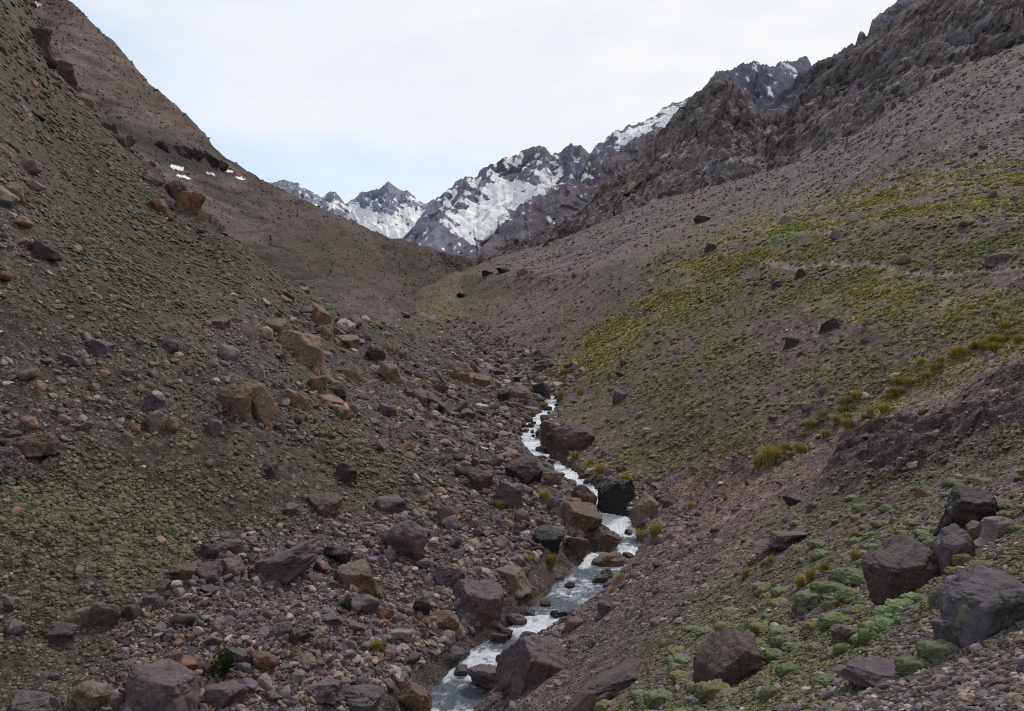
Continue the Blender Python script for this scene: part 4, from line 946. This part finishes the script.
for k in range(nc):
    y = ys[j[k]]; s = float(np.clip(rng.uniform(9, 24) * y / F, .10, .48)); o = bpy.data.objects.new('cushion_plant', CM[int(rng.integers(0, len(CM)))]); COL.objects.link(o)
    o['label'] = 'small green cushion plant on the gravelly slope right of the stream'; o['category'] = 'cushion plant'; o['group'] = 'small cushion plants on the right slope'
    o.location = (Xg[i[k], j[k]], y, Z[i[k], j[k]] - .02); o.scale = np.array([1, 1, .6]) * s * rng.uniform(.4, .7, 3); o.rotation_euler = (0, 0, rng.uniform(0, 6.28))
# the rest of the low cushion cover
wt = (m['vegL'] * (1 - .75 * m['rubble']) * (1 - .8 * m['gravel']) * 1.0 * (.35 + .65 * sstep(-.25, .25, chute + .4 * n1)) + .34 * m['green'] * (1 - .5 * m['yellow']) + .32 * m['cush'] + .04) * (~instream) * (1 - .93 * np.clip(m['outcrop'] * 1.3, 0, 1)) * (1 - .8 * m['bare'] * (1 - left)) * (1 - .9 * trail) * sstep(-.45, .2, n2 + .4 * n1 + .5 * np.where(DL > 0, chute, streak)) * (Yg < 200)
n = 47000; i, j = pick(wt, n, rng); y = ys[j]
size = np.clip((.75 + 2.3 * rng.random(n) ** 2.8) * y / F, .035, .42)
colr = C[i, j] * .25 + .75 * np.where((DL[i, j] > 0)[:, None], np.array([[.116, .106, .074]]), np.array([[.125, .126, .064]])) * rng.uniform(.5, 1.7, (n, 1))
colr = np.where((rng.random(n) < .10)[:, None], colr * [1.1, 1.1, .85], colr)
scatter('low_cushion_cover', CS, i, j, size, .62, colr, MAT_PLANT, .12, -.02, smooth=True, drape=.5)

for (px, row, w, h, lab) in [(163, 149, 22, 12, 'dark crag at the left end of the rock band under the left skyline'), (179, 153, 20, 15, 'dark crag directly above the largest snow patch'), (194, 156, 18, 15, 'dark crag between the two groups of snow patches'),
                             (208, 160, 20, 16, 'dark crag above the small right snow patch'), (219, 166, 14, 11, 'last dark crag at the right end of the rock band')]:
    k_ = np.argmin((HR - row) ** 2 + (HP - px) ** 2); p = HV.reshape(-1, 3)[k_]; s_ = p[1] / F; SEED[0] += 1
    P, T = rock_shape(SEED[0], 4, 'ang', 1.6); P = P / np.abs(P).max(0) * .5; P = P * [w * s_ * 1.2, 4.5, h * s_ * 1.3]
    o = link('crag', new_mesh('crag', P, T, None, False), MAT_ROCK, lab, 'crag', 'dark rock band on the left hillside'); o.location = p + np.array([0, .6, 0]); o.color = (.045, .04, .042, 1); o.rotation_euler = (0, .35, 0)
hk = HV.reshape(-1, 3); hp = (HR.ravel() > -5) & (HP.ravel() > 20) & (HP.ravel() < 500)
sel = rng.choice(np.where(hp)[0], 9000)
Vs, Ts, Cs = [], [], []
for q_, k_ in enumerate(sel):
    P_, T_, _ = TF[q_ % len(TF)]; sz = hk[k_, 1] / F * (.5 + 1.3 * rng.random() ** 3)
    Vs.append(P_ * sz * [1.2, 1, .8] + hk[k_]); Ts.append(T_ + q_ * 12)
    Cs.append(np.repeat(((np.array(PAL['DBWPTGW'[q_ % 7]]) * rng.uniform(.7, 1.9)))[None], 12, 0))
link('scree', new_mesh('scree', np.concatenate(Vs), np.concatenate(Ts), np.concatenate(Cs), False), MAT_STONES, kind='stuff')

def cliff_blocks(name, V, n, lo, hi, base, power=2.0, tmin=.02, tmax=.97):
    kk = V.shape[1] - 1; Vs, Ts, Cs, off = [], [], [], 0
    r0 = CY - F * V[:, :kk, 2] / V[:, :kk, 1]; p0 = CX + F * V[:, :kk, 0] / V[:, :kk, 1]
    cand = np.argwhere((r0 > -20) & (p0 > 470) & (p0 < 1060)); cand = cand[(cand[:, 1] > kk * tmin) & (cand[:, 1] < kk * tmax)]
    for q_, (a, b) in enumerate(cand[rng.integers(0, len(cand), n)]):
        p = V[a, b]; sz = p[1] / F * (lo + (hi - lo) * rng.random() ** power); P_, T_, _ = (TL if sz * F / p[1] > 2.5 else TS)[(q_ % 14) // 4 * 4 + q_ % 3 if (q_ % 14) < 12 else 12]
        ang = rng.normal(.45, .22); W = P_ * sz * [rng.uniform(.5, .9), .7, rng.uniform(1.1, 2.3)]; ca, sa = math.cos(ang), math.sin(ang)
        W = np.stack([W[:, 0] * ca + W[:, 2] * sa, W[:, 1], W[:, 2] * ca - W[:, 0] * sa], 1) + p + np.array([0, .25 * sz, -.1 * sz])
        Vs.append(W); Ts.append(T_ + off); off += len(W); Cs.append(np.repeat((np.array(base) * rng.uniform(.6, 1.5) * rng.uniform(.94, 1.06, 3))[None], len(W), 0))
    A = np.concatenate(Vs); K = np.concatenate(Cs); tone = fbm(A[:, 0] / 22 + A[:, 2] / 60, A[:, 2] / 16 - A[:, 0] / 50, 4, 661); wm = sstep(.05, .35, fbm(A[:, 0] / 30, A[:, 2] / 30, 3, 555))
    ap, ar = CX + F * A[:, 0] / A[:, 1], CY - F * A[:, 2] / A[:, 1]
    K = K * (1 + 1.0 * tone)[:, None]; K = K * (1 + wm[:, None] * np.array([.18, .05, -.08])); K = K * (1 + .9 * lookup(PALE, ap, ar))[:, None]
    link(name, new_mesh(name, A, np.concatenate(Ts), np.clip(K, .03, .5), False), MAT_CLIFF, kind='stuff')
cliff_blocks('cliff_blocks', CV, 5200, 1.0, 8.0, [.205, .170, .168], 2.6)

# ------------------------------------------------------------------ yellow grass tussocks and the dark bush
def tuft(seed, nb, wide, h=1.0, spread=.9):
    r = np.random.default_rng(seed); V = []; T = []; sh = []
    for b_ in range(nb):
        a = r.uniform(0, 6.28); rr = r.uniform(0, .35); l = r.uniform(.6, 1.1) * h; lean = r.uniform(.1, spread)
        bx, by = math.cos(a) * rr, math.sin(a) * rr; dx, dy = math.cos(a) * lean, math.sin(a) * lean; pxx, pyy = -math.sin(a) * wide, math.cos(a) * wide
        o = len(V)
        V += [[bx - pxx, by - pyy, -.1], [bx + pxx, by + pyy, -.1], [bx + dx * .45 - pxx * .8, by + dy * .45 - pyy * .8, l * .6], [bx + dx * .45 + pxx * .8, by + dy * .45 + pyy * .8, l * .6], [bx + dx, by + dy, l * .85]]
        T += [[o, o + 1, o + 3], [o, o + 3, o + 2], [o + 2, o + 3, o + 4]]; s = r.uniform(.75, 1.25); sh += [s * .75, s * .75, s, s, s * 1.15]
    return np.array(V), np.array(T), np.array(sh)
TU_B = [tuft(800 + k, 300, .022, spread=1.05) for k in range(5)]
TU_S = [tuft(820 + k, 16, .085) for k in range(8)]
TM = []
for k, (P, T, sh) in enumerate(TU_B):
    for base in ([.42, .35, .115], [.34, .31, .095]):
        me = new_mesh('grass_tussock', P, T, np.asarray(base)[None] * sh[:, None], True); me.materials.append(MAT_PLANT); TM.append(me)
for (px, row, w, h) in [(770,455,34,26),(758,462,22,18),(785,448,20,14),(655,530,26,18),(640,535,20,14),(884,408,22,12),(870,412,14,10),(822,415,12,10),(845,400,18,12),(600,470,26,14),(625,478,20,12),(590,462,16,10),(575,455,18,10),(548,480,14,10),(545,495,20,14),
                        (960,352,26,14),(985,345,26,14),(940,360,16,10),(810,575,20,16),(800,582,20,14),(825,567,18,12),(770,560,14,10),(745,573,12,10),(690,505,12,8),(620,578,14,12),(613,590,12,10),(552,560,16,14),(528,560,18,10),(500,505,18,10),(545,405,14,8),(855,555,22,12),(560,395,16,10),(580,392,14,10),(375,645,24,10),(292,655,10,8),(192,638,14,7),(855,535,20,10),(725,498,10,7),(565,372,20,10)]:
    q, i, j = hit(px, row + h * .4); s = q[1] / F
    o = bpy.data.objects.new('grass_tussock', TM[random.randrange(len(TM))]); COL.objects.link(o)
    o['label'] = 'larger yellow-green grass tussock among the stones'; o['category'] = 'grass tussock'; o['group'] = 'larger yellow-green tussocks'
    o.location = q; o.scale = (w * s * .42, w * s * .42, h * s * .95); o.rotation_euler = (0, 0, random.uniform(0, 6))
for k in range(34):
    t = random.random(); px = 772 + t * 250; row = np.interp(px, [772, 870, 960, 1022], [460, 409, 354, 336]) + random.gauss(0, 6)
    q, i, j = hit(px, row); s_ = q[1] / F; w = random.uniform(9, 22)
    o = bpy.data.objects.new('grass_tussock', TM[random.randrange(len(TM))]); COL.objects.link(o)
    o['label'] = 'yellow-green tussock in the line climbing the right slope above the dark outcrop'; o['category'] = 'grass tussock'; o['group'] = 'line of tussocks on the right slope'
    o.location = q; o.scale = (w * s_ * .5, w * s_ * .5, w * s_ * .55); o.rotation_euler = (0, 0, random.uniform(0, 6))
wt = (m['yellow'] * 1.0 + .22 * m['green'] + .05 * m['cush'] + 1.0 * m['bright']) * (~instream) * sstep(-.05, .22, .6 * n2 + .4 * n1 + 1.1 * streak) * (1 - .9 * trail)
n = 14000; i, j = pick(wt, n, rng); y = ys[j]
size = np.clip((1.5 + 2.0 * rng.random(n)) * y / F, .08, .5)
colr = np.array([[.38, .325, .105]]) * rng.uniform(.6, 1.3, (n, 1)) * np.where((m['bright'][i, j] > .4)[:, None], [[.8, 1.05, .8]], 1.0) * np.where((rng.random(n) < .4)[:, None], [[.72, .9, .9]], 1.0)
scatter('grass', TU_S, i, j, size, .7, colr, MAT_PLANT, .1, 0, drape=.8)

def leafy(seed, nl):
    r = np.random.default_rng(seed); d = r.normal(size=(nl, 3)); d /= np.linalg.norm(d, axis=1)[:, None]; d[:, 2] = np.abs(d[:, 2])
    c = d * r.uniform(.45, 1, (nl, 1)) * [1, .9, .85] * (1 + .3 * np.sin(d[:, :1] * 5 + 1)); V = []; T = []; sh = []
    for k in range(nl):
        u = r.normal(size=3); u /= np.linalg.norm(u); v = np.cross(u, r.normal(size=3)); v /= np.linalg.norm(v); o = len(V); L_ = r.uniform(.06, .11)
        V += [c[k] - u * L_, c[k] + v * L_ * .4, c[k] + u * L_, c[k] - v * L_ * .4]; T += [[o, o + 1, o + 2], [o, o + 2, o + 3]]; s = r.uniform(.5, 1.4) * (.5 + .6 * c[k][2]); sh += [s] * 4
    return np.array(V), np.array(T), np.array(sh)
def bush(px, row, w, h, base, label, seed):
    P, T, sh = leafy(seed, 900); q, i, j = hit(px, row + h * .4); s = q[1] / F
    me = new_mesh('bush', P, T, np.asarray(base)[None] * sh[:, None], False)
    o = link('bush', me, MAT_PLANT, label, 'bush'); o.location = q + np.array([0, .2, 0]); o.scale = (w * s * .5, w * s * .5, h * s * .9)
bush(217, 663, 42, 32, [.028, .062, .020], 'dark green leafy bush among cobbles at the lower left', 1)
bush(346, 604, 18, 18, [.035, .065, .02], 'small dark green plant against the grey sunken boulder', 2)
bush(187, 586, 14, 8, [.04, .07, .022], 'low green plant at the foot of the rock cluster', 3)

# ------------------------------------------------------------------ camera, sky, sun
cam = bpy.data.cameras.new('camera'); cam.sensor_width = 36; cam.lens = F / 1024 * 36; cam.clip_end = 20000; cam.clip_start = .05
co = bpy.data.objects.new('camera', cam); COL.objects.link(co); co.rotation_euler = (math.radians(90), 0, 0); S.camera = co

SUN_EL, SUN_AZ = math.radians(52), math.radians(35)      # azimuth from +Y towards +X
sun = bpy.data.lights.new('sun', 'SUN'); sun.energy = 2.2; sun.angle = math.radians(11); sun.color = (1, .96, .9)
so = bpy.data.objects.new('sun', sun); COL.objects.link(so)
from mathutils import Vector
dv = Vector((math.sin(SUN_AZ) * math.cos(SUN_EL), math.cos(SUN_AZ) * math.cos(SUN_EL), math.sin(SUN_EL)))
so.rotation_euler = dv.to_track_quat('Z', 'Y').to_euler()

w = bpy.data.worlds.new('World'); S.world = w; w.use_nodes = True
nt = w.node_tree; nt.nodes.clear(); L = nt.links.new
out = nd(nt, 'ShaderNodeOutputWorld'); bg = nd(nt, 'ShaderNodeBackground', i_Strength=.1); L(bg.outputs[0], out.inputs[0])
sky = nd(nt, 'ShaderNodeTexSky', sky_type='NISHITA', sun_disc=False, sun_elevation=SUN_EL, sun_rotation=SUN_AZ, altitude=2200)
tc = nd(nt, 'ShaderNodeTexCoord'); sx = nd(nt, 'ShaderNodeSeparateXYZ'); L(tc.outputs['Generated'], sx.inputs[0])
mp = nd(nt, 'ShaderNodeMapping'); mp.inputs['Scale'].default_value = (2.2, 2.2, 6.0); mp.inputs['Location'].default_value = (.3, 0, .15); L(tc.outputs['Generated'], mp.inputs['Vector'])
nz = nd(nt, 'ShaderNodeTexNoise', i_Scale=1.5, i_Detail=6.0, i_Roughness=.5, i_Distortion=.4); L(mp.outputs[0], nz.inputs['Vector'])
# thinner cloud low over the valley gap and towards the left
gx = nd(nt, 'ShaderNodeMath', operation='MULTIPLY_ADD', i_1=.75, i_2=.22); L(sx.outputs[0], gx.inputs[0])
gz = ramp(nt, sx.outputs[2], [(.10, g3(0)), (.20, g3(.0)), (.30, g3(.28)), (.5, g3(.3))])
s1 = nd(nt, 'ShaderNodeMath', operation='ADD'); L(gx.outputs[0], s1.inputs[0]); L(gz, s1.inputs[1])
s2 = nd(nt, 'ShaderNodeMath', operation='MULTIPLY_ADD', i_1=.8); L(nz.outputs[0], s2.inputs[0]); L(s1.outputs[0], s2.inputs[2])
cf = ramp(nt, s2.outputs[0], [(.42, g3(.32)), (.68, g3(.86)), (1.0, g3(1))])
cl = ramp(nt, sx.outputs[2], [(0, (9.4, 9.5, 9.7)), (.45, (9.3, 9.45, 9.6)), (.75, (6.5, 6.7, 7.0)), (1, (6.0, 6.2, 6.6))])
mx = nd(nt, 'ShaderNodeMix', data_type='RGBA'); L(cf, mx.inputs[0]); 
sb = nd(nt, 'ShaderNodeMix', data_type='RGBA', blend_type='ADD'); sb.inputs[0].default_value = 1.0; L(sky.outputs[0], sb.inputs[6]); sb.inputs[7].default_value = (3.2, 4.0, 4.6, 1)
nb = nd(nt, 'ShaderNodeTexNoise', i_Scale=2.6, i_Detail=5.0, i_Roughness=.55); L(mp.outputs[0], nb.inputs['Vector'])
cl = mul(nt, cl, ramp(nt, nb.outputs[0], [(.32, (.91, .935, .96)), (.55, g3(1))]))
L(sb.outputs[2], mx.inputs[6]); L(cl, mx.inputs[7])
# sky dimmed out of view behind the camera, so near faces stay darker
dk = ramp(nt, sx.outputs[1], [(0, g3(.72)), (.35, g3(1))])
L(mul(nt, mx.outputs[2], dk), bg.inputs[0])

S.view_settings.view_transform = 'Standard'; S.view_settings.look = 'None'; S.view_settings.exposure = 0
S.cycles.max_bounces = 4; S.cycles.diffuse_bounces = 3; S.cycles.use_denoising = False; S.cycles.filter_width = 1.1; S.cycles.sample_clamp_indirect = 2; S.cycles.sample_clamp_direct = 2.5
